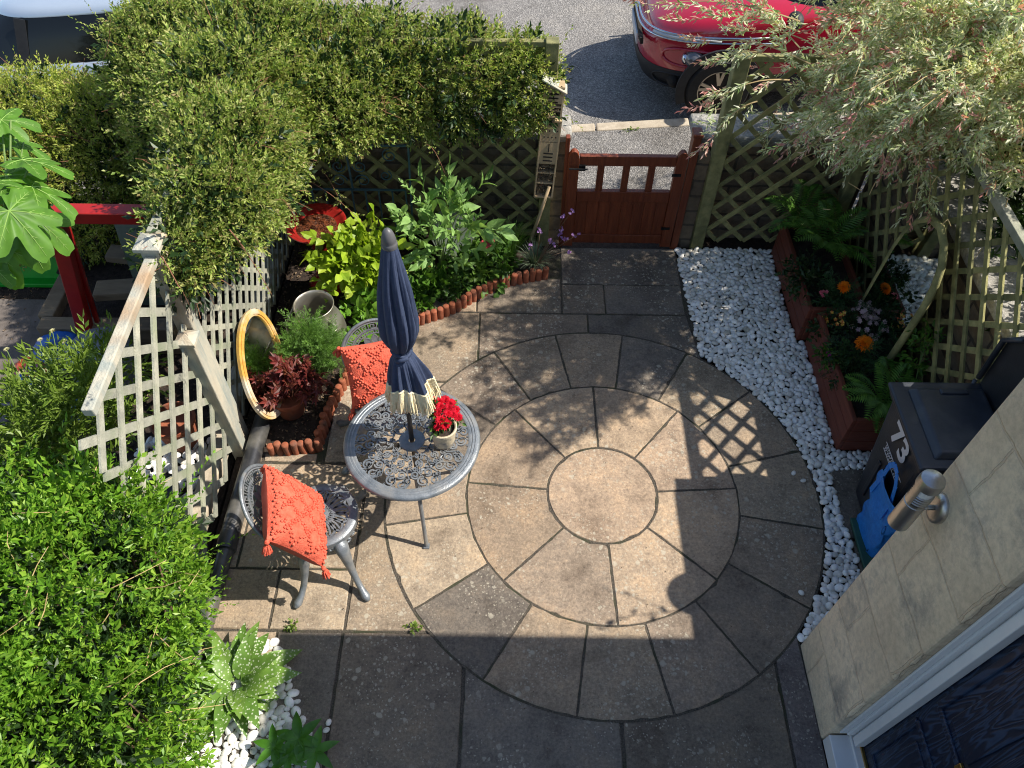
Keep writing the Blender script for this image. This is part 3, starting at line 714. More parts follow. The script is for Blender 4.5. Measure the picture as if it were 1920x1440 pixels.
# wall lamp
t = thing('wall_lamp', 'brushed steel cylinder wall lamp with motion sensor on the stone house corner', 'wall lamp', (XW, 1.51, 1.75))
lx, ly = 1.545, 1.515; m_gl = pm('frosted_glass', (.62, .62, .60), (.7, .7, .68), 20, .25, 0, spec=.6)
mb = MB(); Mx = rot('Y', R(-90))
mb.lathe([(.001, .026), (.04, .026), (.056, .02), (.06, .008), (.06, -.004)], (XW, ly, 1.74), 32, rot('Y', R(-90))@np.diag([1.25, .95, 1.])); mb.build('back_plate', m_steel, t, smooth=True)
mb = MB(); mb.tube([(XW-.02, ly, 1.745), (lx+.03, ly, 1.745)], .011, 12); mb.build('arm', m_steel, t, smooth=True)
mb = MB(); mb.lathe([(.001, 1.62), (.036, 1.62), (.042, 1.625), (.042, 1.79), (.039, 1.792), (.039, 1.797), (.042, 1.80), (.042, 1.81)], (lx, ly, 0), 32); mb.lathe([(.043, 1.905), (.047, 1.908), (.047, 1.94), (.043, 1.953), (.02, 1.966), (.001, 1.968)], (lx, ly, 0), 32)
mb.lathe([(.0425, 1.80), (.0425, 1.91)], (lx, ly, 0), 14, a0=R(60), a1=R(215)); mb.build('body', m_steel, t, auto=30)
mb = MB(); mb.lathe([(.037, 1.81), (.037, 1.905)], (lx, ly, 0), 24); mb.build('diffuser', m_gl, t, smooth=True)
mb = MB()
for k in range(4): mb.lathe([(.038, 1.812+k*.014), (.0435, 1.815+k*.014), (.0435, 1.82+k*.014), (.038, 1.823+k*.014)], (lx, ly, 0), 20, a0=R(215), a1=R(395))
mb.build('louvre', m_steel, t, auto=30)
mb = MB()
for k in range(5): mb.box((lx-.043*math.cos(.5), ly+.0+.0, 1.84+k*.0), (.001, .001, .001))
for k in range(5):
    a = R(150); z = 1.83+k*.014; mb.bar((lx+.043*math.cos(a-.16), ly+.043*math.sin(a-.16), z), (lx+.043*math.cos(a+.16), ly+.043*math.sin(a+.16), z), .003, .003)
mb.build('vent_slots', m_dark, t)
# rounded stone out of view, added to cast the blob shadow on the patio
t = thing('shadow_stone', 'unseen rounded stone added on the boundary wall for its shadow', 'shadow caster', (2.88, 2.3, 1.82))
mb = MB(); mb.sphere((2.88, 1.935, 1.965), .15, 20, (1, .95, .9)); mb.build('stone', m_coping, t, smooth=True)
# ================================================================== FURNITURE
m_alu = pm('grey_cast_metal', (.14, .16, .18), (.24, .26, .28), 18, .42, .25, 120, metal=.35, spec=.5, dirt=(.26, .26, .25), dscale=9)
def spiral(c, r, turns, a0, d=1, rmin=.25, n=26):
    u = np.linspace(0, 1, n); rr = r*(1-(1-rmin)*u); a = a0+d*turns*2*math.pi*u
    return np.column_stack([c[0]+rr*np.cos(a), c[1]+rr*np.sin(a)])
def arcp(c, r, a0, a1, n=16):
    a = np.linspace(a0, a1, n); return np.column_stack([c[0]+r*np.cos(a), c[1]+r*np.sin(a)])
def rot2(P, a): c, s = math.cos(a), math.sin(a); return P@np.array([[c, s], [-s, c]])
def teardrop(r0, r1, w, n=14):
    u = np.linspace(0, 1, n); wv = w/2*np.sin(math.pi*u**1.5)
    return np.vstack([np.column_stack([r0+(r1-r0)*u, wv]), np.column_stack([r0+(r1-r0)*u[::-1], -wv[::-1]])[1:-1]])
# ---- table
TX, TY, TZ = -.576, 2.52, .68; TR = .393
t = thing('bistro_table', 'round grey cast metal table with a pierced scroll pattern top', 'table', (TX, TY, 0))
mb = MB(); prof = [(.325, .668), (.325, .680), (.333, .683), (.345, .681), (.350, .684), (.362, .682), (.366, .685), (.378, .683), (.386, .680), (.392, .672), (.393, .660), (.388, .655), (.383, .655), (.383, .664), (.33, .664)]
mb.lathe(prof+[prof[0]], (TX, TY, 0), 96); mb.build('rim', m_alu, t, auto=40)
mb = MB(); mb.lathe([(.020, .670), (.020, .681), (.074, .681), (.076, .676), (.076, .670), (.020, .670)], (TX, TY, 0), 48)
mb.build('hub_plate', m_alu, t, auto=40)
mb = MB(); z0, z1 = .668, .679; c = (TX, TY, 0)
NS = 10
for k in range(NS):
    A = 2*math.pi*k/NS; hh = math.pi/NS
    def rb(P, w_=.0088): mb.ribbon(rot2(np.asarray(P), A), w_, z0, z1, None, c)
    rb(spiral((.285, .0), .034, 1.5, math.pi, 1)); rb(spiral((.235, .036), .026, 1.4, -.6, 1)); rb(spiral((.235, -.036), .026, 1.4, .6, -1))
    rb(spiral((.292, .062), .028, 1.4, 2.6, -1)); rb(spiral((.165, .0), .024, 1.4, 0, 1)); rb(spiral((.128, .026), .017, 1.2, 2., 1), .007); rb(spiral((.19, .045), .016, 1.2, 1., -1), .007); rb(spiral((.262, .088), .02, 1.3, 4., 1), .007); rb(spiral((.20, -.028), .014, 1.2, 2., 1), .007); rb(spiral((.15, .058), .015, 1.1, 3., 1), .006)
    u = np.linspace(0, 1, 20); rb(np.column_stack([.072+.255*u, .018*np.sin(u*9)]), .0068)
    rb(np.column_stack([.10+.225*u, (.10+.225*u)*math.tan(hh)+.012*np.sin(u*11)]), .006)
    for j, (r_, dy) in enumerate(((.10, 0), (.205, .0), (.255, .068), (.315, .03), (.315, -.03))):
        P = teardrop(r_-.002, r_+.026, .013); mb.ribbon(rot2(P+np.array([0, dy]), A), .0075, z0, z1, None, c, closed=True)
    for j in range(4):
        P = np.array([[.15+j*.012, .052+j*.004], [.158+j*.012, .070+j*.004]]); rb(P, .0045)
mb.ribbon(arcp((0, 0), .112, 0, 2*math.pi, 60), .005, z0, z1, None, c, closed=False)
mb.build('pierced_top', m_alu, t)
for k in range(3):
    a = R(-80+120*k); d = np.array([math.cos(a), math.sin(a), 0]); top = np.array([TX, TY, .655])+d*.20; foot = np.array([TX, TY, .008])+d*.34
    mb = MB(); mb.tube([top, top+(foot-top)*.35+d*-.02, top+(foot-top)*.7+d*-.012, foot], [.014, .013, .012, .013], 10); mb.box(foot+(0, 0, .0), (.035, .035, .02)); mb.build('leg', m_alu, t, smooth=False)
mb = MB(); mb.tube(np.column_stack([arcp((TX, TY), .20, 0, 2*math.pi, 40), np.full(40, .655)]), .011, 8)
mb.build('leg_ring', m_alu, t, smooth=True)

# ---- chairs
def make_chair(label, loc, rz):
    t = thing('bistro_chair', label, 'chair', (0, 0, 0), group='grey cast metal bistro chairs', world=False)
    SH = .425; mb = MB(); c = (0, 0, 0); z0, z1 = SH-.012, SH
    mb.lathe([(.158, z0), (.158, z1+.002), (.165, z1+.005), (.195, z1+.004), (.205, z1-.004), (.208, z1-.02), (.203, z1-.05), (.197, z1-.052), (.197, z0), (.158, z0)], c, 56); mb.build('seat_rim', m_alu, t, auto=40)
    mb = MB()
    for k in range(14):
        A = 2*math.pi*k/14; P = teardrop(.04, .160, .062); P = P+np.column_stack([np.zeros(len(P)), .020*np.sin((P[:, 0]-.03)*20)])
        mb.ribbon(rot2(P, A), .012, z0, z1, None, c, closed=True)
        mb.ribbon(rot2(np.column_stack([np.linspace(.06, .145, 8), .020*np.sin((np.linspace(.06, .145, 8)-.03)*20)]), A), .010, z0, z1-.002, None, c)
    mb.lathe([(.001, z1+.004), (.02, z1+.003), (.042, z1), (.042, z0), (.001, z0)], c, 24); mb.build('pierced_seat', m_alu, t)
    # back: hoop with a greek key band, dentil ring and petals
    tilt = R(-26); BM = rot('Y', tilt)@np.array([[0, 0, -1.], [1., 0, 0], [0, 1., 0]])   # local (x,y) -> (side, up)
    bc = np.array([-.255, 0, SH+.195])
    def bp(P3): return np.asarray(P3)@BM.T+bc
    mb = MB(); a = np.linspace(R(-62), R(242), 56); mb.tube(bp(np.column_stack([.218*np.cos(a), .218*np.sin(a), 0*a])), .0105, 10); mb.build('back_hoop', m_alu, t, smooth=True)
    mb = MB()
    for rr_, ww in ((.203, .007), (.160, .007), (.152, .004), (.132, .007)):
        mb.ribbon(arcp((0, 0), rr_, R(-60), R(240), 48), ww, -.005, .005, BM, bc)
    nk = 17
    for k in range(nk):
        a0 = R(-56+k*292/nk); w_ = R(292/nk)*.82
        q = lambda f, r_: (r_*math.cos(a0+f*w_), r_*math.sin(a0+f*w_))
        mb.ribbon([q(0, .198), q(0, .166), q(.85, .166), q(.85, .190), q(.35, .190), q(.35, .178), q(.55, .178)], .0055, -.004, .004, BM, bc)
    for k in range(46):
        a0 = R(-56+k*292/46); mb.ribbon([(.133*math.cos(a0), .133*math.sin(a0)), (.151*math.cos(a0), .151*math.sin(a0))], .005, -.003, .003, BM, bc)
    for k in range(9):
        a0 = R(-30+k*30); P = teardrop(.038, .124, .040)
        mb.prism([tuple(v) for v in rot2(P, a0)], -.003, .003, BM, bc); mb.ribbon(rot2(P, a0), .005, -.005, .005, BM, bc, closed=True)
    mb.build('pierced_back', m_alu, t)
    for sgn in (-1, 1):
        mb = MB(); mb.tube(np.array([bp((sgn*.105, -.192, 0)), (-.17, sgn*.10, SH-.03)]), .011, 8); mb.build('back_bracket', m_alu, t, smooth=True)
    for deg in (62, -62, 122, -122):
        a = R(deg); d = np.array([math.cos(a), math.sin(a), 0])
        pts = [d*.165+(0, 0, SH-.03), d*.205+(0, 0, SH-.07), d*.235+(0, 0, SH-.14), d*.262+(0, 0, SH-.24), d*.30+(0, 0, SH-.33), d*.348+(0, 0, .04), d*.395+(0, 0, .018), d*.425+(0, 0, .014)]
        mb = MB(); mb.tube(pts, [.030, .044, .034, .024, .019, .019, .026, .012], 12); mb.tube(np.array(pts)[1:6]+d*.009, [.006]*5, 6); mb.build('leg', m_alu, t, smooth=True)
    for deg in (56, 114, -114, -56):
        mb = MB()
        for sg in (-1, 1):
            a = R(deg)
            for (rr_, zz, dd) in ((.028, SH-.075, .18), (.018, SH-.062, .40)):
                P = spiral((0, 0), rr_, 1.1, 1.2, sg, n=16)
                pts = np.array([[.199*math.cos(a+sg*dd+p[0]/.2), .199*math.sin(a+sg*dd+p[0]/.2), zz+p[1]] for p in P]); mb.tube(pts, .0065, 6)
        mb.build('apron_scroll', m_alu, t, smooth=True)
    t.location = loc; t.rotation_euler = (0, 0, rz); return t
make_chair('grey cast metal bistro chair in front with its back to the left trellis', (-1.085, 2.17, 0), R(9))
make_chair('grey cast metal bistro chair behind the table in front of the flower bed', (-.80, 2.985, 0), R(-75))

# ---- cushions
m_coral = pm('coral_wool', (.58, .095, .055), (.74, .155, .095), 30, .95, .7, 160, spec=.15)
m_coral2 = pm('coral_cotton', (.60, .115, .075), (.70, .155, .11), 12, .9, .2, 200, spec=.15)
def make_cushion(label, c, X, Y, size=.42):
    """X: across, Y: up the cushion (world unit vectors)"""
    X = np.array(X, float); X /= np.linalg.norm(X); Y = np.array(Y, float); Y -= X*(X@Y); Y /= np.linalg.norm(Y); Z = np.cross(X, Y); Mx = np.array([X, Y, Z]).T
    t = thing('cushion', label, 'cushion', c, group='coral knitted cushions')
    n = 40; h = size/2
    def surf(u, v):
        e = (1-u**4)*(1-v**4); pinch = 1-.07*(1-v*v)*1 if True else 1
        x = u*h*(1-.07*(1-v*v)); y = v*h*(1-.07*(1-u*u)); z = .092*max(e, 0)**.5
        return x, y, z
    g = np.linspace(-1, 1, n)
    for side, nm, mt in ((1, 'knitted_front', m_coral), (-1, 'back_cover', m_coral2)):
        V = []; 
        for v in g:
            for u in g:
                x, y, z = surf(u, v); rib = .0022*math.sin(u*70) if side > 0 else .002*math.sin(u*5+v*7)
                V.append((x, y, side*(z+rib*(1 if z > .01 else 0))))
        F = [(j*n+i, j*n+i+1, (j+1)*n+i+1, (j+1)*n+i) if side > 0 else (j*n+i, (j+1)*n+i, (j+1)*n+i+1, j*n+i+1) for j in range(n-1) for i in range(n-1)]
        mb = MB(); mb.add(V, F, Mx, c)
        if side > 0:
            bv, bf = ico(1, 3, .12); done = []
            for k in range(4200):
                u, v = rng.uniform(-.97, .97, 2)
                a, b = (u*1.5+v*1.5) % 1., (u*1.5-v*1.5) % 1.
                near = min(a, 1-a, b, 1-b); 
                if near > .115 and not abs(v+.93) < .05 and not abs(v-.95) < .04: continue
                x, y, z = surf(u, v)
                if any((x-p[0])**2+(y-p[1])**2 < .0128**2 for p in done): continue
                done.append((x, y)); mb.add(bv*np.array([.0090, .0090, .0085]), bf, Mx, np.array(c)+Mx@np.array([x, y, z+.003]))
        mb.build(nm, mt, t, smooth=True)
    for su in (-1, 1):
        for sv in (-1, 1):
            p = np.array(c)+Mx@np.array([su*h*.99, sv*h*.99, 0]); dn = np.array([su*.25, 0, 0])@Mx.T+np.array([0, 0, -1.]); dn = dn+Mx@np.array([0, sv*.35, 0]); dn /= np.linalg.norm(dn)
            mb = MB(); mb.tube([p, p+dn*.012, p+dn*.02, p+dn*.032], [.008, .014, .014, .008], 10)
            for k in range(46):
                q = rng.normal(size=3); q -= dn*(q@dn); q /= np.linalg.norm(q); r_ = rng.random()**.5
                mb.tube([p+dn*.026, p+dn*.045+q*.017*r_, p+dn*.085+q*.024*r_+rng.normal(size=3)*.003], .0032, 4, cap=False)
            mb.build('tassel', m_coral, t, smooth=True)
    return t
c1 = np.array([-1.172, 2.035, .64])
make_cushion('coral knitted cushion with tassels leaning on the front chair', c1, (-.22, .97, .0), (-.42, -.02, .80), .45)
c2 = np.array([-.835, 3.07, .615])
make_cushion('coral knitted cushion with tassels leaning on the chair behind the table', c2, (.97, .27, 0), (-.10, .42, .78))

# ---- parasol
m_navy = pm('navy_canvas', (.028, .042, .085), (.042, .058, .11), 40, .75, .25, 260, spec=.3)
m_cream = pm('cream_cotton', (.72, .61, .38), (.82, .74, .52), 40, .95, .4, 160, spec=.1)
m_blk = pm('black_plastic', (.012, .012, .013), (.02, .02, .022), 20, .45, .1, 80)
PXc, PYc = -.576, 2.52
t = thing('parasol', 'closed navy parasol with a cream fringe standing through the table', 'parasol', (PXc, PYc, 0))
lean = np.array([.035/1.55, .03/1.55]) # per metre above the table
def ax(z): return np.array([PXc+max(0, z-.7)*lean[0]*1.2, PYc+max(0, z-.7)*lean[1]*.2])
mb = MB(); mb.tube([(PXc, PYc, .02), (PXc, PYc, .7), (*ax(1.2), 1.2), (*ax(2.15), 2.15)], .0135, 16); mb.build('pole', m_blk, t, smooth=True)
def canopy():
    mb = MB(); nz = 90; na = 192; V = []; zs = np.linspace(2.17, 1.225, nz)
    ctl_z = [2.20, 2.10, 1.95, 1.80, 1.68, 1.60, 1.52, 1.47, 1.445, 1.40, 1.34, 1.27, 1.20]; ctl_r = [.024, .042, .061, .074, .082, .080, .062, .040, .043, .066, .080, .094, .104]
    for i, z in enumerate(zs):
        r0 = np.interp(-z, [-q for q in ctl_z], ctl_r); cx, cy = ax(z); up = z > 1.46
        sh = 0 if up else (1.46-z)*.10
        for j in range(na):
            a = 2*math.pi*j/na; tw = (2.17-z)*1.1+.35*math.sin(z*7)
            if up:
                q = 9*(a+tw*.55+.12*math.sin(2*a+1)); f = abs(math.sin(q/2))**.7; d = .34*f-.08+.022*math.sin(21*a+z*6+tw*5)+.012*math.sin(37*a-z*9)
                d *= min(1, (2.2-z)*3.2)*(1. if z > 1.56 else (z-1.46)*7+.3)
                r = r0*(.93+d)
            else:
                e = min(1, (1.47-z)*6); d = .17*math.sin(6*a+1.+1.5*math.sin(2*a))+.09*math.sin(13*a+2*math.sin(3*a))+.04*math.sin(29*a); r = r0*(1+d*e)
            V.append((cx+sh+r*math.cos(a), cy+r*math.sin(a)*(1 if up else .92)-sh*.2, z+(0 if up else .022*math.sin(a*3+1)*(1.47-z)*4)))
    F = [(i*na+j, (i+1)*na+j, (i+1)*na+(j+1) % na, i*na+(j+1) % na) for i in range(nz-1) for j in range(na)]
    mb.add(V, F); return mb, V[-na:]
mb, hem = canopy(); o = mb.build('canopy', m_navy, t, smooth=True)
so = o.modifiers.new('thick', 'SOLIDIFY'); so.thickness = .003
mb = MB(); a = np.linspace(0, 2*math.pi, 25); mb.tube([(ax(1.465)[0]+.046*math.cos(q), ax(1.465)[1]+.046*math.sin(q), 1.465+.012*math.sin(q*2)) for q in a], .010, 8, sq=1.3)
mb.tube([(ax(1.4)[0]+.04, ax(1.4)[1]-.045, 1.46), (ax(1.4)[0]+.005, ax(1.4)[1]-.056, 1.45), (ax(1.4)[0]-.02, ax(1.4)[1]-.05, 1.435)], .012, 8); mb.build('tie_strap', m_navy, t, smooth=True)
mb = MB(); cx, cy = ax(2.2); mb.lathe([(.034, 2.14), (.036, 2.155), (.033, 2.165), (.031, 2.168), (.033, 2.175), (.028, 2.20), (.021, 2.222), (.012, 2.234), (.001, 2.238)], (cx, cy, 0), 28); mb.build('finial', pm('grey_plastic', (.10, .10, .105), None, rough=.4), t, smooth=True)
mb = MB(); hem = np.array(hem); n = len(hem); cen = hem.mean(0)
mb.tube(np.vstack([hem, hem[:1]]), .006, 6)
for j in range(0, n):
    for k in range(2):
        p = hem[j]+(hem[(j+1) % n]-hem[j])*k*.5; d = p-cen; d[2] = 0; d /= np.linalg.norm(d); L = rng.uniform(.125, .16)
        q = rng.normal(size=3)*.006
        mb.tube([p, p+d*.010+(0, 0, -L*.35), p+d*.018+q*.6+(0, 0, -L*.7), p+d*.020+q+(0, 0, -L)], [.0042, .0042, .0036, .003], 4, cap=False)
mb.build('fringe', m_cream, t, smooth=True)

# ---- flower pot on the table
m_potc = pm('cream_printed_pot', (.50, .42, .29), (.62, .54, .38), 14, .8, .3, 90, dirt=(.22, .21, .20), dscale=24)
m_redfl = leafm('red_petals', [(.55, .008, .02), (.75, .015, .04), (.85, .03, .08), (.65, .01, .03)], rough=.5, trans=.3)
m_grn = leafm('mid_green_leaves', [(.03, .07, .012), (.05, .12, .02), (.08, .17, .03), (.035, .09, .02)])
pc = G(833, 828, .68); px_, py_ = pc[0], pc[1]
t = thing('flower_pot', 'cream round flower pot with a grey print on the table', 'flower pot', (px_, py_, .685))
mb = MB(); mb.lathe([(.001, .686), (.058, .686), (.060, .69), (.074, .805), (.079, .808), (.080, .828), (.075, .832), (.068, .828), (.066, .80), (.001, .795)], (px_, py_, 0), 40); mb.build('pot', m_potc, t, auto=45)
mb = MB(); mb.lathe([(.001, .806), (.067, .804)], (px_, py_, 0), 20); mb.build('soil', m_soil, t)
def rosette(c, r, nrm=(0, 0, 1), rings=4, g=rng, n0=6, lw=.8):
    """double flower: rings of petals"""
    Z = np.array(nrm, float); Z /= np.linalg.norm(Z); X = np.cross(Z, [0.3, .9, .1]); X /= np.linalg.norm(X); Y = np.cross(Z, X); B = np.array([X, Y, Z]).T; out = []
    for k in range(rings):
        u = (k+1)/rings; n = n0+2*k; el = R(75-65*u)
        for j in range(n):
            a = 2*math.pi*j/n+k*.6+g.normal()*.1
            V, F = leaf(r*(.35+.65*u), r*lw*(.4+.35*u), .25, .15); Mx = B@rot('Z', a)@rot('Y', -el)
            out.append((V@Mx.T+np.array(c), F))
    return out
def flower(c, r, n=5, nrm=(0, 0, 1), g=rng, lw=.9):
    Z = np.array(nrm, float)+g.normal(size=3)*.25; Z /= np.linalg.norm(Z); X = np.cross(Z, [0.3, .9, .1]); X /= np.linalg.norm(X); Y = np.cross(Z, X); B = np.array([X, Y, Z]).T; out = []
    for j in range(n):
        V, F = leaf(r, r*lw, .12, .1); Mx = B@rot('Z', 2*math.pi*j/n)@rot('Y', R(-18)); out.append((V@Mx.T+np.array(c), F))
    return out
pl = thing('red_flowers', 'double red flowers growing in the cream pot on the table', 'flowering plant', (px_, py_, .83))
b = []
for (dx, dy, dz, r_) in ((-.05, .10, .11, .034), (-.02, .085, .125, .034), (.015, .105, .12, .033), (.05, .09, .11, .032), (-.045, .055, .115, .03), (-.01, .05, .13, .032), (.035, .05, .12, .034), (.075, .05, .10, .032), (.06, .015, .105, .034), (.085, .01, .09, .03), (-.005, -.02, .10, .037), (.02, -.045, .085, .033), (-.02, -.05, .075, .026), (.04, .075, .125, .03), (-.02, .02, .12, .026)):
    for q in (0, 1):
        b += rosette((px_+dx+q*rng.normal()*.01, py_+dy+q*rng.normal()*.01, .82+dz-.006*q), r_*(.95-.1*q), (dx*3, dy*2-.3, 1), 4)
mesh_np('blossom', b, m_redfl, pl)
T = [sprig(6, .08, .05, .022, 60, s) for s in range(4)]
mesh_np('leaves', foliage([(px_+.01, py_+.045, .865, .065, .06, .035)], 34, T, .8, depth=.8), m_grn, pl)
mb = MB()
for k in range(14):
    a = rng.uniform(0, 6.28); mb.tube([(px_+.03*math.cos(a), py_+.03*math.sin(a), .80), (px_+.04*math.cos(a), py_+.04*math.sin(a)+.02, .87), (px_+.05*math.cos(a)+.01, py_+.04*math.sin(a)+.04, .93)], .002, 4)
mb.build('stems', m_grn, pl)

# ---- black drain pipe along the fence
m_pipe = pm('black_pipe', (.018, .019, .022), (.035, .036, .04), 10, .32, .08, 90, spec=.6, dirt=(.10, .095, .085), dscale=7)
t = thing('drain_pipe', 'long black plastic pipe lying along the left trellis beside the front chair', 'pipe', (-1.74, 2.2, 0))
mb = MB(); mb.tube([(-1.725, 2.18, .058), (-1.70, 3.10, .060)], .058, 24); mb.build('upper_length', m_pipe, t, auto=40)
mb = MB(); mb.tube([(-1.745, .9, .05), (-1.725, 2.16, .052)], .048, 24); mb.tube([(-1.727, 2.12, .055), (-1.7255, 2.21, .057)], .061, 24); mb.build('lower_length', m_pipe, t, auto=40)
# ================================================================== PLANTS
def leafmix(*c): return list(c)
m_climb = leafm('climber_leaves', [(.08, .14, .025), (.22, .33, .06), (.34, .45, .09), (.44, .51, .13), (.54, .54, .22), (.26, .37, .07), (.36, .27, .14)], rough=.5, trans=.45, spec=.4)
m_hedge = leafm('hedge_leaves', [(.12, .19, .03), (.30, .39, .06), (.42, .49, .08), (.50, .52, .13), (.24, .33, .05), (.38, .29, .14)], rough=.5, trans=.4, spec=.35)
m_bright = leafm('bright_shrub_leaves', [(.05, .14, .012), (.15, .33, .025), (.24, .46, .04), (.11, .26, .02), (.36, .55, .07), (.18, .37, .03)], rough=.42, trans=.45, spec=.45)
m_lime = leafm('lime_leaves', [(.28, .42, .02), (.36, .50, .03), (.22, .36, .02), (.42, .52, .06)], rough=.5, trans=.4)
m_sage = leafm('sage_green_leaves', [(.15, .28, .07), (.23, .40, .11), (.31, .50, .16), (.18, .34, .09)], rough=.5, trans=.35)
m_feath = leafm('feathery_leaves', [(.09, .20, .03), (.14, .28, .05), (.18, .34, .07)], rough=.5, trans=.4)
m_red = leafm('dark_red_leaves', [(.10, .014, .016), (.16, .025, .025), (.22, .05, .04), (.09, .02, .012), (.18, .06, .03)], rough=.45, trans=.35)
m_fern = leafm('fern_leaves', [(.06, .15, .02), (.10, .23, .035), (.15, .32, .05)], rough=.5, trans=.35)
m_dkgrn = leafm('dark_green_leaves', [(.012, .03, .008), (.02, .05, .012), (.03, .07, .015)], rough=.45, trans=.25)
m_var = leafm('variegated_leaves', [(.24, .36, .12), (.62, .66, .42), (.88, .88, .70), (.34, .48, .18), (.92, .88, .78), (.44, .54, .24), (.86, .76, .66)], rough=.5, trans=.4)
m_pink = leafm('pink_leaf_tips', [(.62, .28, .26), (.70, .42, .38), (.55, .20, .20), (.72, .55, .48)], rough=.5, trans=.4)
m_fig = leafm('fig_leaves', [(.04, .14, .010), (.075, .20, .015), (.11, .26, .025)], rough=.5, trans=.45)
m_spot = leafm('spotted_leaves', [(.09, .19, .03), (.14, .26, .045), (.18, .31, .06)], rough=.5, trans=.25, spots=(58, .27, (.55, .62, .45)))
m_twig = pm('twig_bark', (.11, .07, .04), (.20, .13, .08), 30, .9, .3, 100)
m_twigr = pm('reddish_stem', (.22, .09, .05), (.30, .14, .08), 30, .8)
m_straw = pm('dry_stalk', (.38, .27, .12), (.48, .36, .18), 30, .9)
m_greenst = pm('green_stem', (.10, .17, .04), (.16, .24, .07), 30, .7)
ORA = leafm('orange_petals', [(.85, .20, .005), (.95, .30, .01), (.80, .25, .01)], trans=.3)
PURP = leafm('mauve_petals', [(.28, .12, .38), (.38, .20, .50), (.45, .28, .55)], trans=.3)
PINK = leafm('pink_petals', [(.75, .10, .18), (.85, .22, .28)], trans=.3)
MAG = leafm('magenta_petals', [(.50, .01, .38), (.60, .02, .45)], trans=.3)
PALEP = leafm('pale_pink_petals', [(.55, .36, .46), (.66, .48, .55), (.60, .45, .42)], trans=.3)
YEL = leafm('yellow_petals', [(.75, .55, .06), (.55, .06, .02), (.80, .65, .15)], trans=.3)
WHT = leafm('white_petals', [(.75, .75, .68), (.8, .78, .7)], trans=.3)
SP_S = [sprig(9, .10, .034, .014, 55, s, whorl=True) for s in range(6)]
SP_M = [sprig(9, .13, .045, .018, 55, 10+s, whorl=True) for s in range(6)]
SP_L2 = [sprig(16, .30, .030, .012, 48, 80+s, whorl=True, bend=.35) for s in range(5)]
SP_W = [sprig(11, .15, .054, .0135, 42, 20+s, whorl=True) for s in range(6)]
def plant(name, label, cat, base, group=None): return thing(name, label, cat, base, group=group)

# ---- climber over the back left corner (left fence and front fence)
pl = plant('climbing_plant', 'huge green climber smothering the trellis corner left of the gate', 'climbing plant', (-1.7, 4.9, 0))
B = [(-2.35, 5.15, 1.45, .5, .55, .45), (-1.75, 5.0, 1.55, .55, .6, .40), (-1.1, 5.05, 1.45, .55, .42, .38), (-.45, 5.1, 1.40, .5, .34, .34), (.02, 5.08, 1.36, .24, .24, .30),
     (-1.80, 4.4, 1.58, .42, .5, .42), (-1.70, 3.9, 1.55, .36, .45, .40), (-1.68, 3.48, 1.60, .30, .32, .26), (-1.78, 3.16, 1.52, .18, .20, .20), (-2.2, 4.7, 1.25, .4, .5, .4), (-1.30, 4.75, 1.45, .45, .35, .30)]
mesh_np('foliage', foliage(B, 25000, SP_S, .84, up=.45, jit=.75, depth=.42, bias=(.35, -.15, .45), woba=.16, wobf=6.), m_climb, pl)
mesh_np('inner_foliage', foliage([(b[0], b[1], b[2], b[3]*.78, b[4]*.78, b[5]*.78) for b in B], 4200, SP_M, 1.2, depth=.5), m_dkgrn, pl)
mesh_np('long_shoots', foliage(B, 170, SP_L2, .9, up=.4, jit=.5, depth=.06, bias=(.3, -.2, .7), woba=.2, wobf=6.), m_climb, pl)
twigs(B, 330, .30, .0030, jit=.5, bias=(.1, -.1, .2), depth=.15).build('stems', m_twigr, pl)
# trailing shoots
mb = MB(); bl = []
for (a, b, n) in (((560, 330), (700, 460), 9), ((600, 320), (640, 370), 6), ((430, 430), (480, 560), 8), ((800, 270), (840, 330), 7), ((520, 370), (560, 400), 6), ((300, 480), (330, 500), 5)):
    A = PX(a[0], a[1], -1.35) if a[0] < 560 else PY(a[0], a[1], 4.55); Bp = A+np.array([(b[0]-a[0])/330., -.12, -(b[1]-a[1])/420.])
    u = np.linspace(0, 1, 7)[:, None]; P = A+(Bp-A)*u+np.array([0, 0, .05])*np.sin(u*3.14); mb.tube(P, [.003]*3+[.002]*4, 4)
    for k in range(n):
        p = A+(Bp-A)*(k+1)/n+np.array([0, 0, .05])*math.sin(3.14*(k+1)/n); bl.append(p)
bl = np.array(bl); mesh_np('trailing_leaves', [scatter(SP_S[k % 6], bl[k::3], frames(rng.normal(size=(len(bl[k::3]), 3))+(.3, -.3, -.2)), .55) for k in range(3)], m_climb, pl)
mb.build('trailing_stems', m_twigr, pl)

# ---- hedge of the neighbour
pl = plant('hedge', 'pale green small leaved hedge at the far left below the silver car', 'hedge', (-3.2, 5.3, 0))
B = [(-3.0, 5.15, .70, .65, .55, .60), (-3.7, 5.2, .62, .6, .6, .66), (-4.4, 5.2, .60, .6, .6, .66), (-2.6, 5.05, .62, .4, .45, .70), (-3.3, 4.9, .55, .6, .45, .55), (-4.1, 4.9, .5, .6, .45, .6)]
mesh_np('foliage', foliage(B, 14000, SP_S, .85, up=.5, jit=.75, depth=.35, bias=(.35, -.1, .45), zmin=.1), m_hedge, pl)
mesh_np('inner_foliage', foliage([(b[0], b[1], b[2], b[3]*.78, b[4]*.78, b[5]*.8) for b in B], 1800, SP_M, 1.3, depth=.6), m_dkgrn, pl)
mesh_np('long_shoots', foliage(B, 90, SP_L2, .9, up=.4, jit=.5, depth=.06, bias=(.1, 0, .8), zmin=.1), m_hedge, pl)
twigs(B, 300, .28, .0030, jit=.6, bias=(0, 0, .5), depth=.12).build('stems', m_twigr, pl)

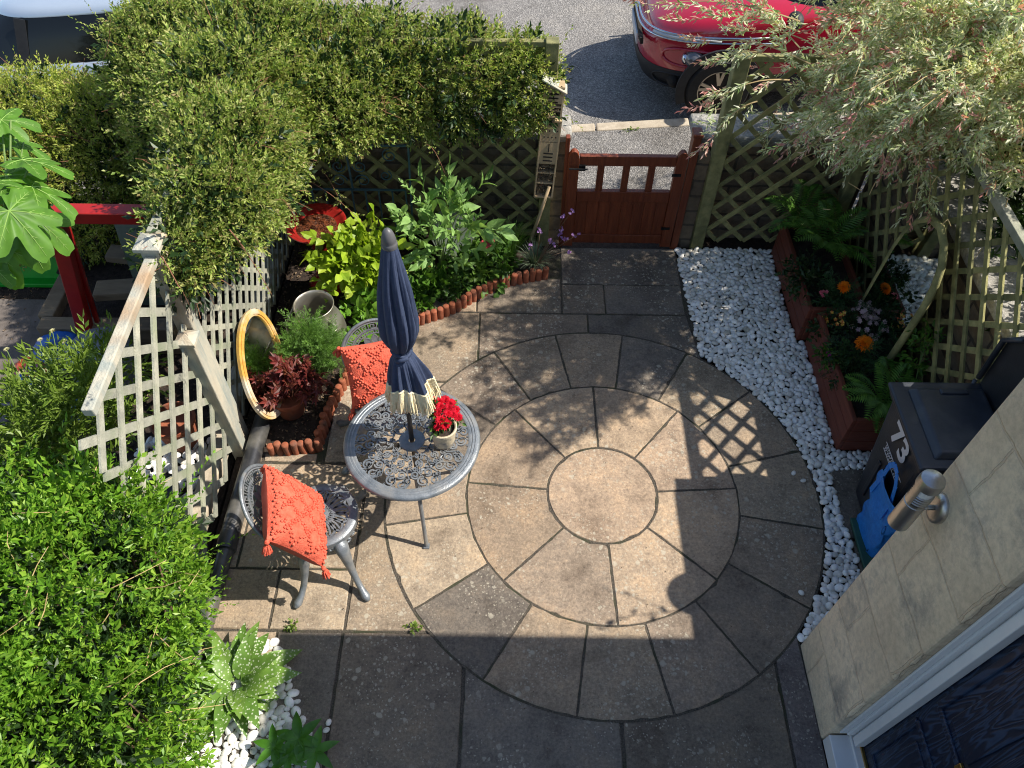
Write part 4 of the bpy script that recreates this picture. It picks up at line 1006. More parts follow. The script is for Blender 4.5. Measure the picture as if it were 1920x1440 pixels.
# ---- bright shrub bottom left
pl = plant('shrub', 'large bright green small leaved shrub filling the bottom left corner', 'shrub', (-2.0, 1.2, 0))
B = [(-1.98, 1.45, .74, .42, .56, .60), (-1.86, .85, .72, .40, .55, .58), (-2.02, 1.85, .72, .26, .24, .52), (-2.35, 1.05, .78, .5, .8, .60), (-1.96, .45, .68, .44, .5, .58), (-2.50, 1.75, .62, .42, .45, .55), (-2.9, 1.1, .70, .4, .7, .5)]
mesh_np('foliage', foliage(B, 7200, SP_M, .92, up=.55, jit=.65, depth=.4, bias=(.25, -.05, .6), zmin=.12, woba=.17), m_bright, pl)
mesh_np('inner_foliage', foliage([(b[0], b[1], b[2], b[3]*.8, b[4]*.8, b[5]*.8) for b in B], 1500, SP_M, 1.3, depth=.6), m_dkgrn, pl)
mesh_np('long_shoots', foliage(B, 160, SP_L2, 1.1, up=.4, jit=.5, depth=.06, bias=(.2, 0, .7), zmin=.1), m_bright, pl)
twigs(B, 150, .28, .003, jit=.7, bias=(0, 0, .1), depth=.1).build('dry_stalks', m_straw, pl)
mb = MB()
for k in range(26):
    a = rng.uniform(0, 6.28); x, y = -1.95+.3*math.cos(a), 1.2+.5*math.sin(a); mb.tube([(-1.95+.1*math.cos(a), 1.2+.1*math.sin(a), 0), (x, y, .5), (x+.1*math.cos(a), y+.1*math.sin(a), 1.0)], [.012, .007, .004], 5)
mb.build('stems', m_twig, pl)
# airy flowering plant behind it
pl = plant('scabious_plant', 'airy yellow green plant with round seed heads on thin stalks at the left edge', 'plant', (-2.5, 2.3, 0))
B = [tuple(G(150, 745, 1.1))[:2]+(1.05, .20, .20, .30), tuple(G(110, 790, 1.0))[:2]+(.95, .28, .22, .28), tuple(G(50, 760, .9))[:2]+(.75, .2, .2, .25), tuple(G(200, 690, .9))[:2]+(.85, .14, .14, .25)]
m_yg = leafm('yellow_green_leaves', [(.10, .18, .02), (.17, .26, .035), (.22, .32, .06)], trans=.35)
mesh_np('foliage', foliage(B, 620, SP_W, 1.0, up=.3, jit=.6, depth=.9, bias=(0, 0, .8)), m_yg, pl)
mb = MB(); hb = []
for (x, y, z) in ((12, 655, 1.1), (75, 637, 1.15), (14, 715, 1.0), (52, 742, 1.05), (30, 790, 1.), (40, 698, 1.1), (98, 620, 1.2), (120, 640, 1.2), (5, 700, 1.05), (90, 690, 1.0)):
    tp = G(x, y, z); bt = np.array([-2.45+rng.normal()*.08, 2.15+rng.normal()*.08, .3]); mid = (tp+bt)/2+(.0, .03, .08)
    mb.tube([bt, mid, tp], [.0035, .003, .0022], 5); hb += rosette(tp, .018, (0, 0, 1), 3, lw=.5)
mb.build('stalks', m_greenst, pl); mesh_np('seed_heads', hb, leafm('cream_heads', [(.55, .55, .30), (.65, .62, .42)]), pl)

# ---- fig branch
pl = plant('fig_tree', 'fig tree branch with large lobed leaves reaching in from the left edge', 'fig tree', (-2.6, 1.9, 0))
LOBES = ((0, 1.0), (52, .86), (-52, .86), (108, .62), (-108, .62))
def figz(X, Y, L): return -.32*(X*X+Y*Y)/L+.06*abs(Y)+.010*math.sin(9*math.atan2(Y, X))*math.hypot(X, Y)/L
def figleaf(L=.20):
    n = 90; pts = []
    for k in range(n+1):
        a = -162+324*k/n; lob = max(h*math.exp(-(abs(a-c)/27)**2.6) for c, h in LOBES)
        r = L*max(.50-.15*(abs(a) > 140), lob)*(1+.018*math.sin(k*1.9)+.012*math.sin(k*.8)); pts.append((r*math.cos(R(a)), r*math.sin(R(a))))
    V = [(0, 0, 0)]; rings = (.35, .7, 1.); m = n+1
    for f in rings:
        for (x, y) in pts: V.append((x*f, y*f, figz(x*f, y*f, L)))
    F3 = [(0, 1+i, 2+i) for i in range(n)]; F4 = [(1+q*m+i, 1+(q+1)*m+i, 2+(q+1)*m+i, 2+q*m+i) for q in range(2) for i in range(n)]
    return np.array(V), np.array([(a, b, c, c) for a, b, c in F3]), np.array(F4)
def figveins(L):
    mb = MB()
    for c, h in LOBES:
        P = [(L*h*.92*u*math.cos(R(c)), L*h*.92*u*math.sin(R(c)), figz(L*h*.92*u*math.cos(R(c)), L*h*.92*u*math.sin(R(c)), L)+.0006) for u in np.linspace(0, 1, 7)]
        mb.tube(P, np.linspace(.0022, .0006, 7), 4, cap=False)
        for u in (.35, .55, .75):
            for s in (-1, 1):
                x0, y0 = L*h*u*math.cos(R(c)), L*h*u*math.sin(R(c)); a = R(c+s*38); l = L*.20*(1.1-u)
                mb.tube([(x0+l*v*math.cos(a), y0+l*v*math.sin(a), figz(x0+l*v*math.cos(a), y0+l*v*math.sin(a), L)+.0006) for v in (0, .5, 1.)], [.001, .0008, .0005], 3, cap=False)
    return mb
VB = figveins(.19); VV = np.vstack(VB.V); VQ = np.array(VB.b[4]); m_vein = pm('pale_leaf_vein', (.22, .36, .08), None, rough=.6)
FV, F3, F4 = figleaf(.19)
for (x, y, z, yaw, s, pit, rl) in ((20, 225, 2.75, 30, .8, 10, 0), (5, 250, 2.7, 100, .8, 15, 20), (60, 300, 2.72, 10, 1.0, 18, -15), (30, 330, 2.66, -30, .9, 20, 10), (78, 350, 2.68, -8, 1.0, 20, -22),
                               (35, 395, 2.72, -35, 1.15, 22, 8), (0, 345, 2.75, 60, .7, 5, 0), (55, 420, 2.58, -60, 1.1, 25, 12), (85, 410, 2.6, -20, .95, 22, -10), (20, 460, 2.52, -80, 1.05, 35, 0), (0, 490, 2.46, -100, .9, 40, 8), (0, 290, 2.6, 140, .9, 20, 0), (45, 265, 2.62, 0, .8, 15, 0), (0, 420, 2.5, -120, .9, 30, 0)):
    g_ = G(x-18, y, z); s *= .84; Mx = rot('Z', R(yaw))@rot('Y', R(pit+rng.normal()*12))@rot('X', R(rl+rng.normal()*16))*s
    V = FV@Mx.T+g_; lo_ = mesh_np('leaf', [(V, F3[:, :3]), (V, F4)], m_fig, pl, smooth=True); mesh_np('veins', [(VV@Mx.T+g_, VQ)], m_vein, lo_)
mb = MB(); tr = [(-2.95, 1.9, 0), (-2.85, 1.9, 1.2), (-2.5, 1.95, 2.2), tuple(G(-40, 380, 2.55)), tuple(G(10, 400, 2.6)), tuple(G(15, 330, 2.66))]
mb.tube(tr, [.04, .035, .025, .014, .009, .006], 8)
for (x, y, z) in ((20, 225, 2.75), (60, 300, 2.72), (78, 350, 2.68), (35, 395, 2.7), (55, 420, 2.58), (85, 410, 2.6), (20, 460, 2.52), (5, 250, 2.7), (45, 265, 2.62)):
    mb.tube([G(8, 380, 2.6), (G(8, 380, 2.6)+G(x, y, z))/2+(0, 0, -.02), G(x, y, z)], [.006, .004, .003], 5)
mb.build('branch', m_greenst, pl)

# ---- willow top right
pl = plant('variegated_willow', 'cream and pink tipped variegated willow arching over the right trellis', 'tree', (3.1, 4.5, 0))
mb = MB(); gb = np.random.default_rng(21); LP = []; LD = []; TP = []; TD = []
mb.tube([(3.12, 4.5, 0), (3.08, 4.5, .7), (3.0, 4.45, 1.3), (2.98, 4.4, 1.75)], [.06, .05, .045, .04], 8)
def branch(p0, dir0, L, r, droop, nleaf, tips=True):
    n = 12; p = np.array(p0, float); d = np.array(dir0, float); d /= np.linalg.norm(d); pts = [p.copy()]
    for k in range(n):
        d = d+np.array([0, 0, -droop/n])+gb.normal(size=3)*.05; d /= np.linalg.norm(d); p = p+d*L/n; pts.append(p.copy())
    pts = np.array(pts); ok_ = pts[:, 1] > 3.56+(2.0-pts[:, 2])*1.25-(pts[:, 0]-1.7)*.22
    m_ = n+1 if ok_.all() else max(3, int(np.argmin(ok_)))
    mb.tube(pts[:m_], np.linspace(r, .0018, n+1)[:m_], 4, cap=False)
    for k in range(nleaf):
        u = gb.uniform(.15, 1.0)*n; i = min(int(u), n-1); q = pts[i]+(pts[i+1]-pts[i])*(u-i); dd = (pts[i+1]-pts[i]); dd /= np.linalg.norm(dd)
        LP.append(q); LD.append(dd*.8+gb.normal(size=3)*.55+(0, 0, .15))
    if tips: TP.append(pts[-1]); TD.append(pts[-1]-pts[-2])
    return pts
for k in range(40):
    branch((2.95+gb.normal()*.2, 4.0+gb.normal()*.3, 2.1), (-.5+gb.normal()*.5, -.45+gb.normal()*.5, .75), gb.uniform(.8, 1.3), .006, .9, 70, tips=False)
for k in range(88):
    a = gb.uniform(0, 2*math.pi); el = gb.uniform(.05, 1.25); d0 = (math.cos(a)*math.cos(el), math.sin(a)*math.cos(el), math.sin(el))
    if gb.random() < .45: d0 = (-abs(d0[0])-.2, d0[1]*.9, d0[2])
    L = gb.uniform(.9, 1.75); st = (2.98+gb.normal()*.12, 4.4+gb.normal()*.2, 1.7+gb.uniform(-.1, .25))
    P = branch(st, d0, L, .006, gb.uniform(.6, 1.7), 34)
    for j in range(3):
        i = gb.integers(4, 11); branch(P[i], (P[i]-P[i-1])/np.linalg.norm(P[i]-P[i-1])+gb.normal(size=3)*.6, gb.uniform(.25, .6), .0028, .8, 11)
# named shoots the photo shows on the left and hanging ones
for (a, b, z0, z1) in (((1500, 60), (1290, 40), 2.2, 2.15), ((1520, 120), (1310, 80), 2.15, 2.0), ((1480, 150), (1320, 200), 2.1, 1.95), ((1500, 40), (1215, 10), 2.3, 2.3), ((1450, 110), (1345, 120), 2.1, 2.0), ((1420, 190), (1330, 265), 2.0, 1.75),
                       ((1500, 90), (1370, 20), 2.2, 2.2), ((1560, 110), (1400, 60), 2.2, 2.1), ((1720, 250), (1712, 400), 1.9, 1.35), ((1735, 240), (1738, 420), 1.9, 1.3), ((1700, 200), (1660, 300), 2., 1.7), ((1860, 240), (1880, 300), 1.9, 1.65), ((1780, 180), (1690, 290), 2., 1.75), ((1540, 190), (1500, 250), 2., 1.7)):
    A = G(a[0], a[1], z0); Bq = G(b[0], b[1], z1); u = np.linspace(0, 1, 9)[:, None]; P = A+(Bq-A)*u+np.array([0, 0, .06])*np.sin(u*3.1); mb.tube(P, np.linspace(.005, .0018, 9), 4, cap=False)
    dd = (Bq-A)/np.linalg.norm(Bq-A); nn = int(11*np.linalg.norm(Bq-A)/.5)
    for k in range(nn):
        q = P[gb.integers(1, 9)]+gb.normal(size=3)*.012; LP.append(q); LD.append(dd+gb.normal(size=3)*.45)
    TP.append(P[-1]); TD.append(dd); TP.append(P[-2]); TD.append(dd+gb.normal(size=3)*.3)
LP = np.array(LP); LD = np.array(LD); TP = np.array(TP); TD = np.array(TD)
def clipped(P): return (P[:, 1] > 3.60+(2.0-P[:, 2])*1.25-(P[:, 0]-1.7)*.22+.20*wob(P, 5.)) & ((P[:, 0] > 1.85) | (rng.random(len(P)) < .35))
k_ = clipped(LP[:-170]); k_ = np.concatenate([k_, np.ones(170, bool)]); LP = LP[k_]; LD = LD[k_]; k_ = clipped(TP[:-28]); k_ = np.concatenate([k_, np.ones(28, bool)]); TP = TP[k_]; TD = TD[k_]
Rm = frames(LD, .5); idx = rng.integers(0, 6, len(LP)); tb = []
for i in range(6):
    s = idx == i; tb.append(scatter(SP_W[i], LP[s], Rm[s], rng.uniform(.6, 1.0, s.sum())))
mesh_np('foliage', tb, m_var, pl)
pk = rng.random(len(LP)) < .07; TP = np.vstack([TP, LP[pk]]); TD = np.vstack([TD, LD[pk]])
mesh_np('pink_shoot_tips', [scatter(SP_W[k], TP[k::4], frames(TD[k::4]), .85) for k in range(4)], m_pink, pl)
mb.build('branches', m_straw, pl)
iv = plant('shadow_sprig', 'unseen leafy sprig added on the high boundary wall for its shadow', 'climbing plant', (2.82, 1.8, 1.9))  # out of view, added to drop a twig shadow on the paving
mb = MB(); P_ = [(2.82, 1.84, 1.9), (2.76, 1.82, 2.05), (2.68, 1.80, 2.18), (2.62, 1.77, 2.24), (2.55, 1.72, 2.22)]; mb.tube(P_, .004, 5); mb.tube([P_[1], (2.70, 1.92, 2.2), (2.66, 1.95, 2.3)], .003, 5); mb.build('stem', m_twig, iv)
lb = []
for q in P_[1:]+[(2.70, 1.92, 2.2), (2.66, 1.95, 2.3), (2.60, 1.80, 2.2), (2.72, 1.76, 2.1)]:
    V, F = bigleaf(.055, .038, 4, .2, .2); lb.append((V@euler(rng.normal()*.5, rng.normal()*.5, rng.uniform(0, 6)).T+np.array(q), F))
mesh_np('leaves', lb, m_dkgrn, iv)
# dark climber with purple flowers behind it
pl = plant('clematis', 'dark green clematis with deep purple flowers at the top right corner', 'climbing plant', (3.9, 4.9, 0))
B = [(3.9, 5.2, 1.3, .7, .6, .7), (3.7, 4.3, 1.0, .5, .7, .6), (3.6, 3.5, .9, .45, .5, .5), (4.3, 5.6, 1.5, .7, .6, .7), (3.25, 3.0, 1.15, .25, .6, .35), (3.2, 4.1, 1.35, .3, .6, .5)]
mesh_np('foliage', foliage(B, 4800, SP_M, 1.2, depth=.5, zmin=.05), leafm('clematis_leaves', [(.02, .05, .01), (.04, .09, .015), (.07, .14, .03)]), pl)
P, Nn = cloud(B, 26, .02); b = []
for p, q in zip(P, Nn): b += flower(p+q*.04, .04, 6, q+(0, -.4, .6))
mesh_np('blossom', b, leafm('deep_purple', [(.07, .008, .12), (.12, .02, .2)]), pl)

# ---- flower bed plants, left
def bush(name, label, cat, blobs, n, temps, mat, size=1., group=None, base=None, stems=10, stemm=None, **kw):
    b0 = base or (blobs[0][0], blobs[0][1], 0); pl = plant(name, label, cat, b0, group)
    mesh_np('foliage', foliage(blobs, n, temps, size, **kw), mat, pl)
    mb = MB()
    for k in range(stems):
        b = blobs[k % len(blobs)]; a = rng.uniform(0, 6.28); q = rng.uniform(.2, .8)
        mb.tube([(b0[0]+.03*math.cos(a), b0[1]+.03*math.sin(a), 0), ((b0[0]+b[0])/2+.1*b[3]*math.cos(a), (b0[1]+b[1])/2, b[2]*.6), (b[0]+q*b[3]*math.cos(a), b[1]+q*b[4]*math.sin(a), b[2]+b[5]*.3)], [.006, .004, .002], 5)
    mb.build('stems', stemm or m_greenst, pl); return pl
def at(x, y, z, *r): g_ = G(x, y, z); return (g_[0], g_[1], z)+r
SP_B = [sprig(7, .15, .078, .05, 60, 40+s, whorl=True, big=3) for s in range(4)]
SP_L = [sprig(8, .30, .15, .055, 50, 50+s, whorl=True, bend=.2, big=4) for s in range(5)]
SP_T = [sprig(5, .07, .05, .026, 65, 60+s, whorl=True) for s in range(4)]
def feather(seed):
    g = np.random.default_rng(seed); V = []; F = []; k = 0
    for i in range(16):
        u = (i+1)/16; 
        for s in (-1, 1):
            lv, lf = leaf(.032*(1.1-.6*u), .0035, 0, .1); Mx = rot('X', g.normal()*.9)@rot('Z', s*R(45)+g.normal()*.2); V.append(lv@Mx.T+(u*.11, 0, .02*u)); F.append(lf+k); k += 4
    V.append(np.array([(0, -.0012, 0), (.11, 0, .02), (0, .0012, 0)])); F.append(np.array([(k, k+1, k+2)])); return np.vstack(V), np.vstack(F)
SP_F = [feather(s) for s in range(4)]
def grassb(name, label, c, n, L, mat, w=.006, lean=.6):
    pl = plant(name, label, 'plant', c); V = []; F = []; k = 0
    for i in range(n):
        a = rng.uniform(0, 6.28); l = L*rng.uniform(.6, 1.1); ln = lean*rng.uniform(.15, 1); d = np.array([math.cos(a), math.sin(a), 0]); s = np.array([-d[1], d[0], 0])*w/2
        for j in range(5):
            u = j/4; p = np.array(c)+d*(.02+l*ln*u**1.6)+np.array([0, 0, l*(u-.45*ln*u*u*u)]); ww = (1-u**2)+.05; V += [p+s*ww, p-s*ww]
            if j: F.append((k+2*j-2, k+2*j-1, k+2*j+1, k+2*j))
        k += 10
    mesh_np('blades', [(np.array(V), np.array(F))], mat, pl); return pl
bush('golden_shrub', 'lime yellow leaved shrub beside the red bird bath', 'shrub', [at(664, 482, .50, .16, .15, .13), at(690, 465, .50, .13, .13, .11), at(655, 510, .40, .13, .12, .14), at(695, 500, .40, .13, .14, .15), at(620, 498, .42, .08, .08, .06)], 200, SP_B, m_lime, 1.0, base=at(660, 560, 0), up=.75, bias=(.1, -.2, .7), depth=.7)
bush('buddleia', 'tall plant with long pointed sage green leaves in the middle of the bed', 'shrub', [at(822, 420, .62, .22, .18, .14), at(830, 465, .45, .18, .13, .15)], 32, SP_L, m_sage, .9, base=at(830, 520, 0), up=.6, bias=(0, -.1, .8), depth=.8)
pl2 = plant('buddleia', 'lanky shoots with long pointed leaves rising in front of the front trellis', 'shrub', at(835, 500, 0)); mb = MB(); pp = []; dd = []
for (x, y, z) in ((775, 370, .75), (840, 362, .80), (755, 420, .65), (885, 420, .62), (860, 395, .70), (800, 400, .7)):
    tp = G(x, y, z); bt = G(830, 490, .15); P = [bt, (tp+bt)/2+(0, 0, .05), tp]; mb.tube(P, [.005, .004, .003], 5)
    for u in (.55, .75, .9, 1.): pp.append(bt+(tp-bt)*u+np.array([0, 0, .05])*math.sin(3.1*u)); dd.append((tp-bt)+rng.normal(size=3)*.2)
pp = np.array(pp); mesh_np('foliage', [scatter(SP_L[k], pp[k::3], frames(np.array(dd)[k::3]), .42) for k in range(3)], m_sage, pl2); mb.build('stems', m_greenst, pl2)
bush('cosmos_plant', 'feathery bright green plant between the churn and the oval mirror', 'plant', [at(598, 648, .40, .14, .10, .12), at(572, 622, .50, .08, .06, .09), at(618, 668, .28, .13, .10, .12), at(560, 655, .38, .08, .07, .08)], 560, SP_F, m_feath, 1., base=at(600, 680, 0), up=.4, bias=(0, 0, .5), depth=.9)
bush('bedding_plant', 'broad leaved green plant behind the back chair', 'plant', [at(690, 590, .20, .12, .12, .09), at(705, 565, .18, .12, .14, .1), at(675, 600, .2, .1, .1, .08)], 50, SP_B, leafm('hydrangea_leaves', [(.09, .22, .02), (.14, .30, .03), (.18, .34, .04)]), 1.1, base=at(670, 600, 0), up=.8, bias=(0, 0, .5), depth=.8)
specs = [((805, 530), .12, .12, 60, 'bushy bedding plant with slim bright leaves nearest the parasol'), ((850, 545), .10, .09, 36, 'low leafy bedding plant at the bend of the brick edging'), ((890, 505), .12, .14, 60, 'rounded bedding plant with pale green leaves below the red flower'),
         ((870, 500), .14, .10, 40, 'small mid green bedding plant below the tall pointed leaved plant'), ((935, 500), .12, .10, 34, 'dark leaved bedding plant under the grass tuft'), ((790, 510), .16, .09, 34, 'dark bedding plant with small yellow flowers beside the parasol'), ((780, 565), .08, .09, 34, 'low bedding plant next to the parasol and edging')]
m_bd = [leafm('bedding_leaves_%s' % c, k) for c, k in (('bright', [(.07, .17, .02), (.11, .24, .03)]), ('mid', [(.04, .10, .015), (.07, .16, .02)]), ('pale', [(.10, .20, .03), (.16, .28, .05)]))]
for i, ((x, y), z, r_, n, lb) in enumerate(specs):
    p_ = bush('bedding_plant', lb, 'plant', [at(x, y, z, r_*1.15, r_, .08)], n, SP_T if i % 2 else SP_B, m_bd[i % 3], .75 if i % 2 == 0 else 1.1, base=at(x, y, 0), stems=4, up=.7, bias=(0, 0, .5), depth=.9)
    if i in (2, 5):
        b = []
        for k in range(8): q = rng.uniform(-.09, .09, 2); b += flower((at(x, y, z)[0]+q[0], at(x, y, z)[1]+q[1], z+.09), .016, 5)
        mesh_np('blossom', b, YEL if i == 5 else WHT, p_)
pr = plant('rose_plant', 'small plant with one red pink double flower in the bed near the gate', 'flowering plant', at(915, 480, 0)); b = []
for (x, y) in ((908, 457), (920, 452), (914, 462)): b += rosette(G(x, y, .34), .034, (.2, -.5, 1), 4)
mesh_np('blossom', b, PINK, pr); mesh_np('foliage', foliage([at(918, 475, .22, .09, .08, .1)], 34, SP_T, 1.2, depth=.9), m_bd[1], pr)
mb = MB(); mb.tube([G(915, 480, 0), G(914, 465, .2), G(914, 456, .33)], .004, 5); mb.build('stems', m_greenst, pr)
grassb('grass_tuft', 'fine green grass tuft in the bed below the insect house', tuple(G(958, 492, .02)), 240, .42, leafm('grass_blades', [(.05, .13, .02), (.09, .2, .03), (.14, .26, .06)]), .005, .55)
pe = grassb('wallflower', 'grey green narrow leaved plant with mauve flowers beside the gate', tuple(G(1002, 500, .06)), 170, .22, leafm('grey_green_leaves', [(.12, .18, .11), (.2, .26, .18), (.16, .22, .12)]), .010, .9)
b = []; mb = MB()
for (x, y) in ((1071, 397), (1057, 408), (1052, 431), (1050, 442), (1058, 447), (1082, 440), (1013, 433), (1040, 460), (1068, 468), (995, 460), (1030, 450)):
    tp = PY(x, y, 4.72) if y < 450 else PY(x, y, 4.62); bt = G(1005, 500, .1); mb.tube([bt, (tp+bt)/2+(0, 0, .03), tp], [.003, .0025, .002], 4)
    for k in range(5): b += flower(tp+rng.normal(size=3)*.012, .013, 4, (rng.normal(), -1, 1))
mesh_np('blossom', b, PURP, pe); mb.build('stalks', m_twig, pe)
# dark red acer in its pot
ac = plant('acer_plant', 'dark red leaved plant in a terracotta pot below the oval mirror', 'plant', at(545, 745, .15))
def palm(seed, L=.055, n=5):
    V = []; F = []; k = 0
    for j in range(n):
        a = R(-75+150*j/(n-1)); lv, lf = leaf(L*(1-.35*abs(a)), L*.34, .05, .18); V.append(lv@rot('Z', a).T); F.append(lf+k); k += 4
    return np.vstack(V), np.vstack(F)
def palmsprig(seed, **kw):
    g = np.random.default_rng(seed); V = []; F = []; k = 0
    for i in range(4):
        lv, lf = palm(seed, **kw); Mx = rot('Z', g.uniform(-2, 2))@rot('Y', g.normal()*.3+.2)@rot('X', g.normal()*.3); V.append(lv@Mx.T+g.normal(size=3)*.03); F.append(lf+k); k += len(lv)
    return np.vstack(V), np.vstack(F)
mesh_np('foliage', foliage([at(545, 705, .36, .19, .13, .10), at(520, 730, .28, .13, .10, .08), at(575, 720, .30, .10, .1, .08)], 95, [palmsprig(s, L=.062) for s in range(4)], 1., up=.85, depth=.8, bias=(0, 0, .3), outw=.6), m_red, ac)
mb = MB()
for k in range(9): a = k*.7; mb.tube([at(547, 745, .16), at(547+8*math.cos(a), 735+6*math.sin(a), .25), at(545+26*math.cos(a), 712+16*math.sin(a), .35)], [.005, .004, .002], 5)
mb.build('stems', m_twigr, ac)
# spotted plant bottom left
sp = plant('lungwort', 'plant with long green leaves spotted with white on the white pebbles', 'plant', at(445, 1310, 0))
def lungp(u): return (max(0, math.sin(math.pi*min(1, u*1.02)**.85)))**.8
lb = []; cx, cy, _ = at(447, 1290, 0)
gl = np.random.default_rng(5)
for k in range(44):
    a = 2.4*k+gl.normal()*.15; L = (gl.uniform(.13, .20)+.0022*k)*1.3; el = R(68-1.35*k+gl.normal()*8); V, F = bigleaf(L, L*.36, 8, .40, .35, lungp)
    Mx = rot('Z', a)@rot('Y', -el)@rot('X', gl.normal()*.2); lb.append((V@Mx.T+np.array([cx+.03*math.cos(a), cy+.03*math.sin(a), .03+.04*gl.random()]), F))
mesh_np('leaves', lb, m_spot, sp, smooth=True)
sp = plant('hellebore_plant', 'glossy green divided leaves at the bottom edge by the pebbles', 'plant', at(545, 1400, 0)); lb = []
for (x, y, s) in ((515, 1400, 1.), (560, 1385, 1.2), (590, 1410, 1.1), (540, 1420, .9)):
    c0 = G(x, y, .10)
    for j in range(6):
        V, F = bigleaf(.12*s, .045*s, 6, .3, .3); Mx = rot('Z', j*1.05+x)@rot('Y', R(-15)); lb.append((V@Mx.T+c0, F))
mesh_np('leaves', lb, leafm('glossy_leaves', [(.05, .16, .015), (.09, .24, .03)], rough=.3), sp, smooth=True)
mb = MB()
for (x, y) in ((515, 1400), (560, 1385), (590, 1410), (540, 1420)): mb.tube([at(548, 1405, 0), G(x, y, .10)], .004, 5)
mb.build('stems', m_greenst, sp)
# ---- ferns
def frond(L, seed, n=22):
    g = np.random.default_rng(seed); V = []; F = []; k = 0; r_ = []
    for i in range(n+1):
        u = i/n; r_.append((L*u*(1-.15*u), 0, .42*L*math.sin(u*1.9)*.9-.30*L*u*u))
    r_ = np.array(r_)
    for i in range(1, n):
        u = i/n; w = L*.23*(math.sin(math.pi*(u*.88+.10)))**.8
        for s in (-1, 1):
            for q in range(1):
                lv, lf = leaf(w, L*.042, .02, .12); Mx = rot('Z', s*R(72-22*u))@rot('Y', .15); V.append(lv@Mx.T+r_[i]); F.append(lf+k); k += 4
    for i in range(n):
        V.append(np.array([r_[i]+(0, .0015, 0), r_[i]-(0, .0015, 0), r_[i+1]])); F.append(np.array([(k, k+1, k+2)])); k += 3
    return np.vstack(V), np.vstack(F)
def fern(label, c, n, L, el0=20, a0=0, a1=360):
    pl = plant('fern', label, 'fern', c, None)
    for i in range(n):
        V, F = frond(L*rng.uniform(.75, 1.1), i); a = R(a0+(a1-a0)*(i+rng.uniform(-.3, .3))/n); Mx = rot('Z', a)@rot('Y', -R(el0+rng.normal()*10))
        mesh_np('frond', [(V@Mx.T+np.array(c)+(0, 0, .02), F)], m_fern, pl)
fern('large dark fern in the shaded back corner beside the right hand trellis', (2.38, 4.55, .36), 14, .44)
fern('dark fern drooping over the far end of the red planter', (2.20, 4.80, .38), 12, .42)
fern('bright green fern spreading over the near planter beside the black bin', (2.42, 3.08, .30), 13, .40, 15)
# ---- marigolds and planter flowers
MGS = [((1583, 537), .50, 'orange marigold at the far end of the planters'), ((1672, 545), .55, 'orange marigold reflected light one nearest the arched mirror'), ((1621, 643), .52, 'largest orange marigold in the near red planter')]
for i, ((x, y), z, lb) in enumerate(MGS):
    if i == 1: continue
    c = G(x, y, z); pl = plant('marigold', lb, 'flowering plant', (c[0], c[1], .25)); b = rosette(c, .060 if i == 2 else .046, (-.25, -.35, 1), 6, n0=8, lw=.75)+rosette(c+(0, 0, -.012), .064 if i == 2 else .049, (-.25, -.35, 1), 4, n0=11, lw=.7)
    mesh_np('blossom', b, ORA, pl); mb = MB(); mb.tube([(c[0]+.02, c[1]+.03, .2), (c[0]+.01, c[1]+.01, .32), c-(0, 0, .01)], .004, 6); mb.build('stem', m_greenst, pl)
    mesh_np('foliage', foliage([(c[0]+.01, c[1]-.01, z-.10, .10, .09, .07)], 60, [feather(s+9) for s in range(3)], 1.1, depth=.9), leafm('marigold_leaves_%s' % 'ab'[i > 0], [(.03, .09, .03), (.05, .13, .04)]), pl)
c = G(1640, 600, .38); pl = plant('daisy_plant', 'mass of tiny pale pink flowers between the marigolds in the planter', 'flowering plant', (c[0], c[1], .25)); b = []
BL = [(c[0], c[1], .34, .17, .20, .09), (c[0]+.12, c[1]-.02, .34, .12, .16, .08)]
mesh_np('foliage', foliage(BL, 420, SP_F, .9, depth=.9), m_dkgrn, pl)
P, _ = cloud(BL, 320, .9)
for p in P:
    if p[2] > .35: b += flower(p+(0, 0, .03), .021, 6, (-.1, -.4, 1))
mesh_np('blossom', b, PALEP, pl)
for (x, y, z, m_, nm, lb, k, r_) in ((1541, 551, .40, PINK, 'impatiens', 'pink flower hanging over the far planter edge', 5, .018), (1553, 663, .40, MAG, 'globe_flower', 'magenta round flower over the near planter edge', 9, .016), (1575, 600, .44, YEL, 'nemesia', 'yellow and dark red flowers where the two planters meet', 12, .016), (1545, 610, .30, YEL, 'nemesia', 'small yellow flowers beside the join of the two planters', 7, .015)):
    c = G(x, y, z); pl = plant(nm, lb, 'flowering plant', (c[0]+.03, c[1], .25)); b = []
    if k == 9: b = rosette(c, .022, (-.3, -.4, 1), 4, n0=8)
    else:
        for j in range(k): b += flower(c+rng.normal(size=3)*(.032 if k > 5 else .012), r_, 5, (-.2, -.5, 1))
    mesh_np('blossom', b, m_, pl); mesh_np('foliage', foliage([(c[0]+.03, c[1]+.01, z-.05, .07, .07, .05)], 34, SP_T, .8, depth=.9), m_dkgrn if k != 9 else m_bd[1], pl)
for (x, y, lb) in ((1510, 520, 'dark low foliage in the far planter under the ferns'), (1590, 690, 'dark low foliage between the near marigold and the ferns')):
    bush('bedding_plant', lb, 'plant', [at(x, y, .34, .14, .18, .08)], 130, SP_F+SP_T, m_dkgrn, 1., base=at(x, y, .2), stems=3, depth=.9)
bush('bedding_plant', 'trailing weed climbing the right trellis above the bin', 'plant', [tuple(PX(1730, 640, 2.62))+(.03, .06, .14), tuple(PX(1715, 690, 2.62))+(.04, .08, .10)], 40, SP_T, m_fern, 1., base=(2.62, 3.0, .3), stems=3, depth=.9)
